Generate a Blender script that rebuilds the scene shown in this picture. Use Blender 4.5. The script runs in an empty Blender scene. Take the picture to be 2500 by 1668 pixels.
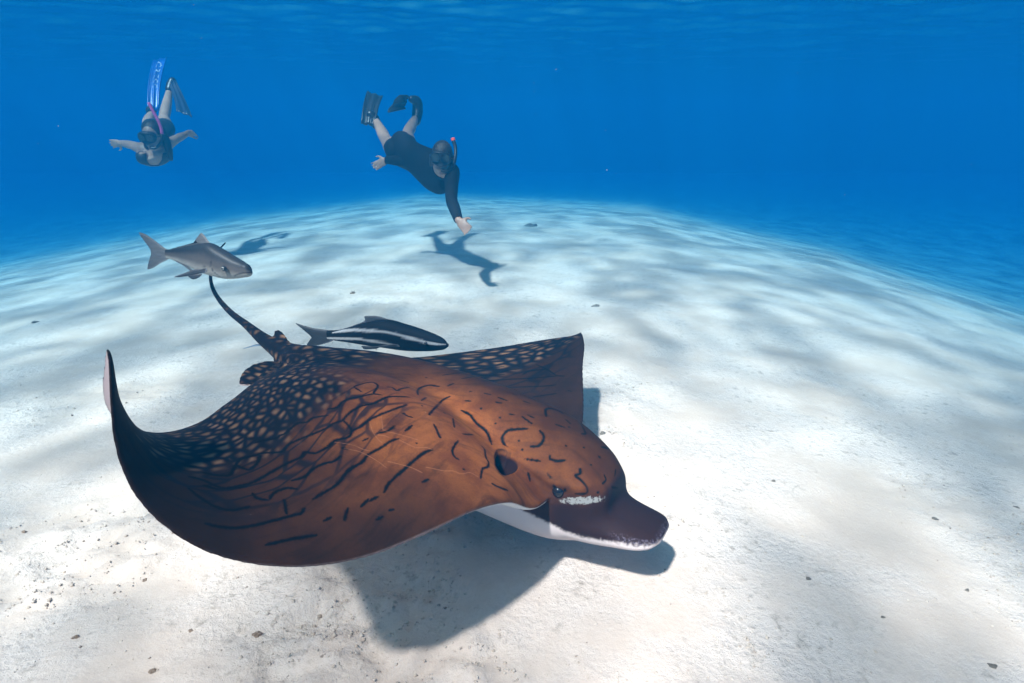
import bpy, bmesh, math, random
import numpy as np
from mathutils import Vector, Matrix
from mathutils.bvhtree import BVHTree
from mathutils.kdtree import KDTree

scene = bpy.context.scene
R = math.radians

# ------------------------------------------------------------------ camera
CAM_Z, PITCH = 1.05, 20.0          # metres above the sand, degrees below level
F_PX, CX, CY = 1489.4, 1250.0, 834.0
cam_data = bpy.data.cameras.new('camera')
cam = bpy.data.objects.new('camera', cam_data)
scene.collection.objects.link(cam)
cam.location = (0, 0, CAM_Z)
cam.rotation_euler = (R(90 - PITCH), 0, 0)
cam_data.sensor_width = 36.0
cam_data.lens = 36.0 * F_PX / 2500.0
cam_data.clip_start = 0.02
cam_data.clip_end = 400
scene.camera = cam

# ------------------------------------------------------------------ sky, sun, exposure
SUN_TO = Vector((-0.34, -0.60, 1.0)).normalized()      # direction towards the sun
world = bpy.data.worlds.new('World')
scene.world = world
world.use_nodes = True
wn = world.node_tree.nodes
sky = wn.new('ShaderNodeTexSky')
sky.sky_type = 'NISHITA'
sky.sun_disc = False
sky.sun_elevation = math.asin(SUN_TO.z)
sky.sun_rotation = math.atan2(SUN_TO.x, SUN_TO.y)
sky.air_density = 0.7
sky.dust_density = 3.0
sky.ozone_density = 0.6
bg = wn['Background']
bg.inputs['Strength'].default_value = 0.055
world.node_tree.links.new(sky.outputs['Color'], bg.inputs['Color'])

sun_data = bpy.data.lights.new('sun', 'SUN')
sun_data.energy = 5.0
sun_data.angle = R(2.6)            # widened a little by the water it has come through
sun_data.color = (1.0, 0.63, 0.575)
sun = bpy.data.objects.new('sun', sun_data)
scene.collection.objects.link(sun)
sun.location = (-4, -4, 10)
sun.rotation_euler = SUN_TO.to_track_quat('Z', 'Y').to_euler()

vs = scene.view_settings
vs.view_transform = 'Standard'
vs.look = 'None'
vs.gamma = 1.0
vs.exposure = 1.92
vs.use_curve_mapping = False
scene.render.engine = 'CYCLES'
cy = scene.cycles
cy.use_denoising = True
cy.use_adaptive_sampling = True
cy.adaptive_threshold = 0.02
cy.max_bounces = 6
cy.diffuse_bounces = 3
cy.glossy_bounces = 3
cy.transmission_bounces = 4
cy.transparent_max_bounces = 12
cy.volume_bounces = 2
cy.sample_clamp_indirect = 6.0
cy.sample_clamp_direct = 0.0

RAY_VOXEL = 0.0034
# ------------------------------------------------------------------ helpers
_cp, _sp = math.cos(R(PITCH)), math.sin(R(PITCH))
def at(px, py, d):
    """point at depth d (metres along the view axis) seen at px, py of the 2500 x 1668 photograph"""
    a = (px - CX) / F_PX
    b = (CY - py) / F_PX
    return Vector((a * d, d * (_cp + b * _sp), CAM_Z + d * (-_sp + b * _cp)))

def link(o, parent=None):
    scene.collection.objects.link(o)
    if parent is not None:
        o.parent = parent
    return o

def tag(o, label=None, cat=None, group=None, kind=None):
    if label: o['label'] = label
    if cat: o['category'] = cat
    if group: o['group'] = group
    if kind: o['kind'] = kind
    return o

def mesh_obj(name, verts, faces, mat=None, parent=None, smooth=True):
    me = bpy.data.meshes.new(name)
    me.from_pydata([tuple(v) for v in verts], [], faces)
    me.update()
    if smooth:
        me.shade_smooth()
    if mat: me.materials.append(mat)
    return link(bpy.data.objects.new(name, me), parent)

def grid_obj(name, verts, f, mat, parent=None):
    """the same for large numpy arrays of quads"""
    me = bpy.data.meshes.new(name)
    me.vertices.add(len(verts)); me.vertices.foreach_set('co', np.ascontiguousarray(verts, np.float32).ravel())
    me.loops.add(len(f) * 4); me.loops.foreach_set('vertex_index', f.ravel().astype(np.int32))
    me.polygons.add(len(f)); me.polygons.foreach_set('loop_start', np.arange(0, len(f) * 4, 4, dtype=np.int32))
    me.update(calc_edges=True); me.shade_smooth()
    if mat: me.materials.append(mat)
    return link(bpy.data.objects.new(name, me), parent)

def empty(name, loc=(0, 0, 0)):
    o = bpy.data.objects.new(name, None)
    o.empty_display_size = 0.1
    o.location = loc
    return link(o)

def new_mat(name):
    m = bpy.data.materials.new(name)
    m.use_nodes = True
    nt = m.node_tree
    b = nt.nodes['Principled BSDF']
    return m, nt, b

def N(nt, typ, **kw):
    n = nt.nodes.new(typ)
    for k, v in kw.items():
        if k in n.inputs:
            n.inputs[k].default_value = v
        else:
            setattr(n, k, v)
    return n

def math_node(nt, op, a, b=None, clamp=False):
    n = nt.nodes.new('ShaderNodeMath'); n.operation = op; n.use_clamp = clamp
    for i, v in enumerate((a, b)):
        if v is None: continue
        if isinstance(v, (int, float)): n.inputs[i].default_value = v
        else: nt.links.new(v, n.inputs[i])
    return n.outputs[0]

def map_range(nt, v, a, b, c=0.0, d=1.0, smooth=True):
    n = nt.nodes.new('ShaderNodeMapRange')
    n.interpolation_type = 'SMOOTHSTEP' if smooth else 'LINEAR'
    nt.links.new(v, n.inputs['Value'])
    for k, x in zip(('From Min', 'From Max', 'To Min', 'To Max'), (a, b, c, d)):
        n.inputs[k].default_value = x
    return n.outputs['Result']

def mix_col(nt, fac, a, b, mode='MIX'):
    n = nt.nodes.new('ShaderNodeMix'); n.data_type = 'RGBA'; n.blend_type = mode
    for idx, v in ((0, fac), (6, a), (7, b)):
        s = n.inputs[idx]
        if isinstance(v, (int, float)): s.default_value = v
        elif isinstance(v, tuple): s.default_value = (*v[:3], 1.0)
        else: nt.links.new(v, s)
    return n.outputs[2]

def simple_mat(name, col, rough=0.5, noise=0.0, scale=20.0, bump=0.0, spec=0.5):
    """one colour with a little mottling and relief"""
    m, nt, b = new_mat(name)
    b.inputs['Roughness'].default_value = rough
    b.inputs['Specular IOR Level'].default_value = spec
    tc = N(nt, 'ShaderNodeTexCoord')
    nz = N(nt, 'ShaderNodeTexNoise', Scale=scale, Detail=5.0, Roughness=0.6)
    nt.links.new(tc.outputs['Object'], nz.inputs['Vector'])
    lo = tuple(c * (1 - noise) for c in col)
    hi = tuple(min(1, c * (1 + noise)) for c in col)
    f = map_range(nt, nz.outputs['Fac'], 0.3, 0.7)
    nt.links.new(mix_col(nt, f, lo, hi), b.inputs['Base Color'])
    if bump:
        bp = N(nt, 'ShaderNodeBump', Strength=bump, Distance=0.01)
        nt.links.new(nz.outputs['Fac'], bp.inputs['Height'])
        nt.links.new(bp.outputs['Normal'], b.inputs['Normal'])
    return m

def vnoise(x, y, seed=0):
    """smooth 2-D gradient noise in about -1..1, on numpy arrays"""
    xi = np.floor(x).astype(np.int64); yi = np.floor(y).astype(np.int64)
    xf = x - xi; yf = y - yi
    def g(ix, iy):
        h = (ix * 374761393 + iy * 668265263 + seed * 974634777) & 0xffffffff
        h = ((h ^ (h >> 13)) * 1274126177) & 0xffffffff
        h = h ^ (h >> 16)
        ang = (h & 0xffff) / 65536.0 * 2 * np.pi
        return np.cos(ang), np.sin(ang)
    u = xf * xf * xf * (xf * (xf * 6 - 15) + 10); v = yf * yf * yf * (yf * (yf * 6 - 15) + 10)
    def dt(ix, iy, dx, dy):
        gx, gy = g(ix, iy)
        return gx * dx + gy * dy
    n00 = dt(xi, yi, xf, yf); n10 = dt(xi + 1, yi, xf - 1, yf)
    n01 = dt(xi, yi + 1, xf, yf - 1); n11 = dt(xi + 1, yi + 1, xf - 1, yf - 1)
    a = n00 + u * (n10 - n00); b = n01 + u * (n11 - n01)
    return (a + v * (b - a)) * 1.5

def smoothstep(a, b, x):
    t = np.clip((x - a) / (b - a), 0, 1)
    return t * t * (3 - 2 * t)

def hermite(keys, x):
    """smooth curve through (x, value...) rows, sampled at x"""
    k = np.array(keys, float)
    xs, ys = k[:, 0], k[:, 1:]
    d = np.zeros_like(ys)
    h = np.diff(xs)
    s = np.diff(ys, axis=0) / h[:, None]
    if len(xs) > 2:
        d[1:-1] = (s[:-1] * h[1:, None] + s[1:] * h[:-1, None]) / (h[1:] + h[:-1])[:, None]
    d[0] = s[0]; d[-1] = s[-1]
    x = np.clip(np.asarray(x, float), xs[0], xs[-1])
    i = np.clip(np.searchsorted(xs, x, side='right') - 1, 0, len(xs) - 2)
    t = ((x - xs[i]) / h[i])[..., None]
    hh = h[i][..., None]
    return ((2*t**3 - 3*t**2 + 1) * ys[i] + (t**3 - 2*t**2 + t) * hh * d[i]
            + (-2*t**3 + 3*t**2) * ys[i+1] + (t**3 - t**2) * hh * d[i+1])

# ------------------------------------------------------------------ the sandbank
SEA_Z = 2.9
def sand_height(x, y):
    """top of the sandbank: level under the camera, falling away all round, most to the right"""
    r2 = x * x + y * y
    az = np.arctan2(x, np.maximum(y, 0.001) + 0 * x)
    # curvature by bearing: gentle straight ahead, steeper to both sides
    c = np.interp(np.degrees(np.arctan2(x, y)), [-180, -90, -42, -25, -8, 12, 28, 42, 90, 180],
                  [0.006, 0.011, 0.0094, 0.0058, 0.0037, 0.0048, 0.0098, 0.0172, 0.017, 0.006])
    base = -3.5 * (1 - np.exp(-c * r2 / 3.5))
    r = np.sqrt(r2)
    und = 0.018 * vnoise(x * 0.9 + 3.1, y * 1.3 + 1.7, 3) * smoothstep(0.4, 2.5, r)
    und += 0.012 * vnoise(x * 2.3, y * 3.1, 5)
    return base + und

def sand_surface(gx, gy):
    """the same with the lumps and pits of the near sand"""
    near = np.exp(-((np.hypot(gx, gy - 1.2)) / 2.8) ** 2)
    lump = smoothstep(-0.15, 0.45, vnoise(gx * 1.7 + 9, gy * 1.9 + 4, 11) + 0.4 * vnoise(gx * 5, gy * 5, 12))
    left = smoothstep(0.6, -0.8, gx)
    rough = (0.15 + 0.85 * lump) * (0.55 + 0.95 * left)
    z = sand_height(gx, gy)
    pits = np.minimum(0, vnoise(gx * 14, gy * 14, 25) + 0.25)
    corner = smoothstep(-0.15, -0.75, gx) * smoothstep(1.75, 1.05, gy) * (0.35 + 0.65 * lump)
    z = z + near * corner * (0.016 * np.abs(vnoise(gx * 12, gy * 12, 26)) + 0.012 * np.abs(vnoise(gx * 27, gy * 27, 27)) + 0.008 * vnoise(gx * 60, gy * 60, 28))
    return z + near * rough * (0.016 * vnoise(gx * 9, gy * 9, 21) + 0.011 * vnoise(gx * 21, gy * 21, 22) + 0.020 * pits
                               + 0.0075 * vnoise(gx * 47, gy * 47, 23) + 0.0042 * vnoise(gx * 90, gy * 90, 24))

def build_seabed():
    n_x, n_y = 620, 560
    u = np.linspace(-1, 1, n_x)
    # rows and columns: dense around 1.2 m ahead of the lens
    Y1 = np.linspace(-1, 1, n_y)
    Y = 1.25 + np.sinh(Y1 * 4.7) / np.sinh(4.7) * 56
    X = np.sinh(u * 4.7) / np.sinh(4.7) * 56
    gx, gy = np.meshgrid(X, Y)
    z = sand_surface(gx, gy)
    verts = np.stack([gx, gy, z], -1).reshape(-1, 3)
    idx = np.arange(n_x * n_y).reshape(n_y, n_x)
    f = np.stack([idx[:-1, :-1], idx[:-1, 1:], idx[1:, 1:], idx[1:, :-1]], -1).reshape(-1, 4)
    m, nt, b = new_mat('white_sand')
    b.inputs['Roughness'].default_value = 0.9
    b.inputs['Specular IOR Level'].default_value = 0.175
    geo = N(nt, 'ShaderNodeNewGeometry')
    P = geo.outputs['Position']
    n1 = N(nt, 'ShaderNodeTexNoise', Scale=2.3, Detail=6.0, Roughness=0.65)
    n2 = N(nt, 'ShaderNodeTexNoise', Scale=34.0, Detail=6.0, Roughness=0.7)
    n3 = N(nt, 'ShaderNodeTexNoise', Scale=260.0, Detail=4.0, Roughness=0.7)
    n4 = N(nt, 'ShaderNodeTexVoronoi', Scale=75.0)
    for n in (n1, n2, n3, n4): nt.links.new(P, n.inputs['Vector'])
    c = mix_col(nt, map_range(nt, n1.outputs['Fac'], 0.35, 0.65), (0.60, 0.485, 0.40), (0.76, 0.655, 0.575))
    # darker grit gathers in patches
    grit = math_node(nt, 'MULTIPLY', map_range(nt, n2.outputs['Fac'], 0.52, 0.70), map_range(nt, n1.outputs['Fac'], 0.38, 0.60))
    c = mix_col(nt, math_node(nt, 'MULTIPLY', grit, 0.62), c, (0.27, 0.215, 0.16))
    c = mix_col(nt, math_node(nt, 'MULTIPLY', map_range(nt, n3.outputs['Fac'], 0.55, 0.75), 0.35), c, (0.34, 0.28, 0.22))
    nt.links.new(c, b.inputs['Base Color'])
    h = math_node(nt, 'ADD', math_node(nt, 'MULTIPLY', n2.outputs['Fac'], 1.0),
                  math_node(nt, 'ADD', math_node(nt, 'MULTIPLY', n3.outputs['Fac'], 0.35),
                            math_node(nt, 'MULTIPLY', n4.outputs['Distance'], 0.25)))
    bp = N(nt, 'ShaderNodeBump', Distance=0.014)
    nt.links.new(map_range(nt, n1.outputs['Fac'], 0.38, 0.62, 0.25, 0.8), bp.inputs['Strength'])
    nt.links.new(h, bp.inputs['Height']); nt.links.new(bp.outputs['Normal'], b.inputs['Normal'])
    o = grid_obj('seabed', verts, f, m)
    tag(o, 'pale rippled sand bank dappled with sunlight, falling away into blue water', kind='structure')
    return o
seabed = build_seabed()

# ------------------------------------------------------------------ the water's surface, seen from below
DAPPLE_SHIFT = (-267.7080, -283.2278)  # offset picked to set where the added light and dark patches fall
def dapple(x, y):
    """share of sunlight let through, an added pattern standing in for wave focusing: broad patches and a finer net of bright lines"""
    x = (x + DAPPLE_SHIFT[0]) * 1.5; y = (y + DAPPLE_SHIFT[1]) * 0.95
    wx = x + 0.22 * vnoise(x * 1.3, y * 1.3, 61) + 0.05 * vnoise(x * 5, y * 5, 67)
    wy = y + 0.22 * vnoise(x * 1.3 + 7, y * 1.3, 62) + 0.05 * vnoise(x * 5 + 3, y * 5, 68)
    p = (0.85 * vnoise(wx * 0.95, wy * 0.95, 63) + 0.6 * vnoise(wx * 2.1, wy * 2.1, 64) + 0.45 * vnoise(wx * 4.3, wy * 4.3, 69)
         + 0.25 * vnoise(wx * 8.5, wy * 8.5, 70))
    patch = smoothstep(-0.7, 0.7, p)
    q = vnoise(wx * 3.4, wy * 3.4, 65) + 0.5 * vnoise(wx * 7.5, wy * 7.5, 66)
    net = 1 - smoothstep(0.0, 0.36, np.abs(q))
    return np.clip(0.29 + 0.49 * patch + 0.40 * net * (0.25 + 0.75 * patch), 0, 1)

def build_surface():
    n = 520
    t = np.linspace(-1, 1, n)
    S = np.sinh(t * 4.0) / np.sinh(4.0) * 57
    gx, gy = np.meshgrid(S - 0.8, S + 1.5)
    z = (SEA_Z + 0.06 * vnoise(gx * 0.35, gy * 0.5, 41) + 0.035 * vnoise(gx * 1.0, gy * 1.7, 42)
         + 0.018 * vnoise(gx * 2.2, gy * 3.6, 43))
    verts = np.stack([gx, gy, z], -1).reshape(-1, 3)
    idx = np.arange(n * n).reshape(n, n)
    f = np.stack([idx[:-1, :-1], idx[:-1, 1:], idx[1:, 1:], idx[1:, :-1]], -1).reshape(-1, 4)
    m = bpy.data.materials.new('water_surface'); m.use_nodes = True
    nt = m.node_tree; nt.nodes.clear()
    out = N(nt, 'ShaderNodeOutputMaterial')
    at_ = N(nt, 'ShaderNodeAttribute', attribute_name='transmit')
    tr = N(nt, 'ShaderNodeBsdfTransparent')
    nt.links.new(at_.outputs['Fac'], tr.inputs['Color'])
    gl = N(nt, 'ShaderNodeBsdfGlossy', Roughness=0.05)
    fr = N(nt, 'ShaderNodeFresnel', IOR=1.33)
    mx = N(nt, 'ShaderNodeMixShader')
    nt.links.new(fr.outputs['Fac'], mx.inputs['Fac'])
    nt.links.new(tr.outputs['BSDF'], mx.inputs[1]); nt.links.new(gl.outputs['BSDF'], mx.inputs[2])
    nt.links.new(mx.outputs['Shader'], out.inputs['Surface'])
    o = grid_obj('water_surface', verts, f, m)
    a = o.data.attributes.new('transmit', 'FLOAT', 'POINT')
    a.data.foreach_set('value', dapple(gx, gy).ravel().astype(np.float32))
    tag(o, 'rippled underside of the sea surface high above the sand', kind='structure')
build_surface()

# ------------------------------------------------------------------ the water itself
def build_haze():
    x0, x1, y0, y1, z0, z1 = -58, 58, -58, 60, -6.2, SEA_Z + 0.25
    v = [(x0, y0, z0), (x1, y0, z0), (x1, y1, z0), (x0, y1, z0), (x0, y0, z1), (x1, y0, z1), (x1, y1, z1), (x0, y1, z1)]
    f = [(3, 2, 1, 0), (4, 5, 6, 7), (0, 1, 5, 4), (1, 2, 6, 5), (2, 3, 7, 6), (3, 0, 4, 7)]
    m = bpy.data.materials.new('sea_water'); m.use_nodes = True
    nt = m.node_tree; nt.nodes.clear()
    out = N(nt, 'ShaderNodeOutputMaterial')
    pv = N(nt, 'ShaderNodeVolumePrincipled')
    pv.inputs['Color'].default_value = (0.0012, 0.083, 0.180, 1)
    pv.inputs['Density'].default_value = 0.175
    pv.inputs['Absorption Color'].default_value = (0.0, 0.33, 0.63, 1)
    pv.inputs['Density Attribute'].default_value = ''
    pv.inputs['Anisotropy'].default_value = 0.0
    nt.links.new(pv.outputs['Volume'], out.inputs['Volume'])
    o = mesh_obj('haze', v, f, m, smooth=False)
    tag(o, 'clear blue sea water fading the far sand to blue', kind='stuff')
build_haze()

# ------------------------------------------------------------------ the eagle ray
HEAD_DIR = Vector((0.86, -0.51, 0)).normalized()      # the way it swims, over the ground
LAT = Vector((0.51, 0.86, 0)).normalized()            # towards its far wing
RAY_BASE = Vector((-0.724, 1.825, 0))                 # under the root of its tail

# wing stations from the near tip through the body to the far tip: leading edge, trailing edge, camber
WING = [
    ((262, 849, .900), (262, 849, .906), .000),
    ((267, 885, .882), (257, 880, .925), .004),
    ((269, 935, .868), (252, 925, .955), .008),
    ((271, 985, .856), (253, 968, .985), .012),
    ((274, 1030, .848), (268, 1005, 1.01), .016),
    ((279, 1075, .841), (289, 1027, 1.03), .018),
    ((300, 1150, .832), (312, 1043, 1.065), .022),
    ((358, 1244, .830), (345, 1055, 1.105), .026),
    ((470, 1332, .838), (390, 1058, 1.160), .030),
    ((610, 1377, .866), (445, 1048, 1.235), .034),
    ((760, 1384, .915), (500, 1024, 1.330), .040),
    ((905, 1358, .975), (551, 984, 1.455), .046),
    ((1050, 1300, 1.05), (588, 950, 1.600), .050),
    ((1160, 1249, 1.13), (640, 920, 1.760), .050),
    ((1246, 1229, 1.23), (680, 900, 1.880), .046),
    ((1325, 1236, 1.37), (712, 884, 1.970), .030),
    ((1415, 1130, 1.56), (770, 884, 2.030), .010),
    ((1422, 1050, 1.70), (850, 884, 2.070), -.012),
    ((1426, 1000, 1.82), (935, 880, 2.105), -.022),
    ((1425, 945, 1.96), (1060, 868, 2.16), -.014),
    ((1424, 895, 2.09), (1190, 852, 2.225), -.004),
    ((1428, 850, 2.23), (1320, 832, 2.295), .006),
    ((1426, 827, 2.30), (1390, 822, 2.325), .003),
    ((1420, 811, 2.335), (1419, 811, 2.337), .000),
]
WING_HALF = [.003, .0032, .0035, .004, .0045, .005, .006, .008, .011, .016, .023, .033, .046, .062, .078, .088,
             .070, .042, .026, .018, .012, .008, .005, .003]

def catmull(pts, n):
    """points (m, k) -> n samples of a Catmull-Rom curve through them"""
    p = np.asarray(pts, float)
    m = len(p)
    e = np.vstack([2 * p[0] - p[1], p, 2 * p[-1] - p[-2]])
    s = np.linspace(0, m - 1, n)
    i = np.minimum(s.astype(int), m - 2); t = (s - i)[:, None]
    a, b, c, d = e[i], e[i + 1], e[i + 2], e[i + 3]
    return 0.5 * ((2 * b) + (c - a) * t + (2 * a - 5 * b + 4 * c - d) * t ** 2 + (3 * b - a - 3 * c + d) * t ** 3)

def wing_grid(ns=300, nc=120):
    le = catmull([at(*w[0]) for w in WING], ns)
    te = catmull([at(*w[1]) for w in WING], ns)
    cam_ = catmull([[w[2]] for w in WING], ns)[:, 0]
    th = catmull([[t] for t in WING_HALF], ns)[:, 0]
    c = np.linspace(0, 1, nc)
    cc = 0.5 - 0.5 * np.cos(np.pi * c)                 # closer together at both edges
    base = le[:, None] * (1 - cc)[None, :, None] + te[:, None] * cc[None, :, None]
    du = np.gradient(base, axis=0); dv = np.gradient(base, axis=1)
    nrm = np.cross(dv, du)
    nrm /= np.maximum(np.linalg.norm(nrm, axis=-1, keepdims=True), 1e-9)
    # keep one sense of "upper side" along the span
    ref = nrm[ns // 2, nc // 2]
    if ref[2] < 0: nrm = -nrm
    nrm[:6] = nrm[6]; nrm[-6:] = nrm[-7]
    for _ in range(10):
        nrm[1:-1] = (nrm[:-2] + nrm[1:-1] + nrm[2:]) / 3
        nrm[:, 1:-1] = (nrm[:, :-2] + nrm[:, 1:-1] + nrm[:, 2:]) / 3
    nrm /= np.linalg.norm(nrm, axis=-1, keepdims=True)
    bump = 4 * cc * (1 - cc)
    mid = base + nrm * (cam_[:, None] * bump[None])[..., None]
    prof = np.clip(3.3 * np.maximum(cc, 0) ** 0.8 * (1 - cc), 0, 1)    # thick in front, thin behind
    half = 0.0028 + (th[:, None] - 0.0028) * prof[None]
    return mid, nrm, half, cc

def shell_from_grid(bm, mid, nrm, half):
    ns, nc = mid.shape[:2]
    top = mid + nrm * half[..., None]; bot = mid - nrm * half[..., None]
    vt = [[bm.verts.new(top[i, j]) for j in range(nc)] for i in range(ns)]
    vb = [[bm.verts.new(bot[i, j]) for j in range(nc)] for i in range(ns)]
    for i in range(ns - 1):
        for j in range(nc - 1):
            bm.faces.new((vt[i][j], vt[i + 1][j], vt[i + 1][j + 1], vt[i][j + 1]))
            bm.faces.new((vb[i][j], vb[i][j + 1], vb[i + 1][j + 1], vb[i + 1][j]))
    for i in range(ns - 1):
        bm.faces.new((vt[i][0], vb[i][0], vb[i + 1][0], vt[i + 1][0]))
        bm.faces.new((vt[i][-1], vt[i + 1][-1], vb[i + 1][-1], vb[i][-1]))
    for j in range(nc - 1):
        bm.faces.new((vt[0][j], vt[0][j + 1], vb[0][j + 1], vb[0][j]))
        bm.faces.new((vt[-1][j], vb[-1][j], vb[-1][j + 1], vt[-1][j + 1]))

def loft(bm, rings):
    """closed tube through rings of equal vertex count, capped"""
    vs_ = [[bm.verts.new(p) for p in r] for r in rings]
    n = len(vs_[0])
    for a, b in zip(vs_[:-1], vs_[1:]):
        for k in range(n):
            bm.faces.new((a[k], a[(k + 1) % n], b[(k + 1) % n], b[k]))
    bm.faces.new(list(reversed(vs_[0]))); bm.faces.new(vs_[-1])

def super_ring(centre, lat, up, hw, top, bot, n=40, e_top=2.2, e_bot=2.4):
    pts = []
    for k in range(n):
        a = 2 * math.pi * k / n
        c, s = math.cos(a), math.sin(a)
        e = e_top if s > 0 else e_bot
        x = math.copysign(abs(c) ** (2 / e), c) * hw
        z = math.copysign(abs(s) ** (2 / e), s) * (top if s > 0 else bot)
        pts.append(centre + lat * x + up * z)
    return pts

def tube(bm, pts, radii, n=14):
    rings = []
    for i, p in enumerate(pts):
        a = pts[max(i - 1, 0)]; b = pts[min(i + 1, len(pts) - 1)]
        t = (b - a).normalized()
        s = t.cross(Vector((0, 0, 1)))
        s = s.normalized() if s.length > 1e-4 else Vector((1, 0, 0))
        u = s.cross(t)
        rings.append([p + s * (math.cos(2 * math.pi * k / n) * radii[i]) + u * (math.sin(2 * math.pi * k / n) * radii[i]) for k in range(n)])
    loft(bm, rings)

def plate(bm, poly, nrm, half):
    a = [bm.verts.new(p + nrm * half) for p in poly]
    b = [bm.verts.new(p - nrm * half) for p in poly]
    n = len(poly)
    bm.faces.new(a); bm.faces.new(list(reversed(b)))
    for k in range(n):
        bm.faces.new((a[k], b[k], b[(k + 1) % n], a[(k + 1) % n]))

# trunk and head along the swimming axis: distance from the tail root, top z, bottom z, half width, sideways shift
TRUNK = [
    (-.03, .365, .300, .030, 0), (.08, .385, .285, .065, 0), (.20, .396, .250, .110, 0), (.35, .405, .205, .160, 0),
    (.52, .404, .155, .190, 0), (.68, .398, .118, .185, 0), (.82, .390, .088, .165, 0), (.93, .370, .066, .142, 0),
    (1.01, .340, .063, .120, 0), (1.065, .313, .078, .106, 0), (1.105, .282, .098, .092, 0), (1.135, .244, .130, .072, 0),
]
# the flat spade of the snout: distance, top z, bottom z, half width
SNOUT = [
    (.88, .205, .120, .080), (.97, .212, .098, .110), (1.05, .211, .088, .110), (1.12, .197, .094, .096),
    (1.16, .184, .103, .087), (1.20, .173, .114, .080), (1.23, .167, .124, .071), (1.25, .163, .133, .056), (1.26, .158, .141, .038),
]

def ray_point(d, s, z):
    p = RAY_BASE + HEAD_DIR * d + LAT * s
    return Vector((p.x, p.y, z))

def build_ray_mesh(voxel):
    bm = bmesh.new()
    mid, nrm, half, cc = wing_grid()
    shell_from_grid(bm, mid, nrm, half)
    up = Vector((0, 0, 1))
    for table, n, et, eb in ((TRUNK, 34, 2.1, 2.6), (SNOUT, 24, 2.2, 2.2)):
        k = np.array([t[:4] for t in table])
        ds = np.linspace(k[0, 0], k[-1, 0], n)
        vals = hermite(k, ds)
        rings = []
        for d, v in zip(ds, vals):
            top, bot, hw = v
            zc = bot + (top - bot) * (0.42 if table is TRUNK else 0.45)
            box = 0.9 * float(smoothstep(.85, 1.0, d)) if table is TRUNK else 0.0
            shift = 0.0 if table is TRUNK else -0.010 * float(smoothstep(1.0, 1.2, d))
            rings.append(super_ring(ray_point(d, shift, zc), LAT, up, hw, top - zc, zc - bot, 44, et + box, eb))
        loft(bm, rings)
    tail = [(735, 880, 1.94, .050), (703, 866, 1.97, .040), (672, 848, 2.0, .029), (640, 826, 2.05, .0215), (600, 792, 2.12, .014),
            (563, 763, 2.2, .0115), (533, 729, 2.3, .0095), (518, 700, 2.4, .0085), (514, 672, 2.5, .0075), (520, 640, 2.62, .0068),
            (535, 610, 2.7, .0058), (551, 592, 2.76, .0045)]
    tp = catmull([list(at(*t[:3])) + [t[3]] for t in tail], 60)
    tube(bm, [Vector(p[:3]) for p in tp], [p[3] for p in tp])
    fin = [at(x, y, d) for x, y, d in ((674, 804, 2.02), (671, 820, 2.02), (671, 838, 2.01), (680, 866, 2.0), (740, 880, 1.93),
                                       (725, 856, 1.94), (708, 842, 1.965), (697, 826, 1.99), (686, 811, 2.01))]
    plate(bm, fin, LAT, .008)
    pel = [(582, 940, 1.73), (586, 922, 1.76), (597, 905, 1.80), (617, 892, 1.85), (649, 884, 1.90), (690, 886, 1.95), (725, 895, 1.92),
           (720, 925, 1.84), (690, 934, 1.80), (650, 938, 1.76), (612, 944, 1.73)]
    plate(bm, [at(*p) for p in pel], (up * 0.9 + HEAD_DIR * 0.1 - LAT * .2).normalized(), .006)
    pel2 = [(700, 872, 2.02), (735, 868, 2.08), (780, 868, 2.12), (815, 878, 2.10), (790, 890, 2.02), (740, 890, 1.98)]
    plate(bm, [at(*p) for p in pel2], up, .005)
    bmesh.ops.triangulate(bm, faces=[f for f in bm.faces if len(f.verts) > 4])
    me = bpy.data.meshes.new('ray_raw'); bm.to_mesh(me); bm.free()
    tmp = bpy.data.objects.new('ray_raw', me); link(tmp)
    md = tmp.modifiers.new('r', 'REMESH'); md.mode = 'VOXEL'; md.voxel_size = voxel; md.adaptivity = 0
    dg = bpy.context.evaluated_depsgraph_get()
    ev = tmp.evaluated_get(dg)
    out = bpy.data.meshes.new_from_object(ev)
    bpy.data.objects.remove(tmp); bpy.data.meshes.remove(me)
    return out, (mid, nrm, cc)

def mesh_arrays(me):
    v = np.empty(len(me.vertices) * 3, np.float32); me.vertices.foreach_get('co', v)
    e = np.empty(len(me.edges) * 2, np.int32); me.edges.foreach_get('vertices', e)
    return v.reshape(-1, 3).astype(float), e.reshape(-1, 2)

def laplacian(v, e, it, f=0.5):
    n = len(v)
    deg = np.bincount(e.ravel(), minlength=n).astype(float)
    for _ in range(it):
        acc = np.stack([np.bincount(e[:, 0], v[e[:, 1], k], n) + np.bincount(e[:, 1], v[e[:, 0], k], n) for k in range(3)], -1)
        v = v + f * (acc / np.maximum(deg, 1)[:, None] - v)
    return v

def project(v):
    """world points -> photograph pixels and depth"""
    x, y, z = v[:, 0], v[:, 1], v[:, 2] - CAM_Z
    f = y * _cp - z * _sp
    u = y * _sp + z * _cp
    return CX + x / f * F_PX, CY - u / f * F_PX, f

INK_W = 1.6
# dark markings of the back, traced as lines in photograph pixels: (scale, x0, y0) of the enlargement they were read from
def _z(sc, x0, y0, lines):
    return [[(x0 + x / sc, y0 + y / sc) for x, y in l] for l in lines]

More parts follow.
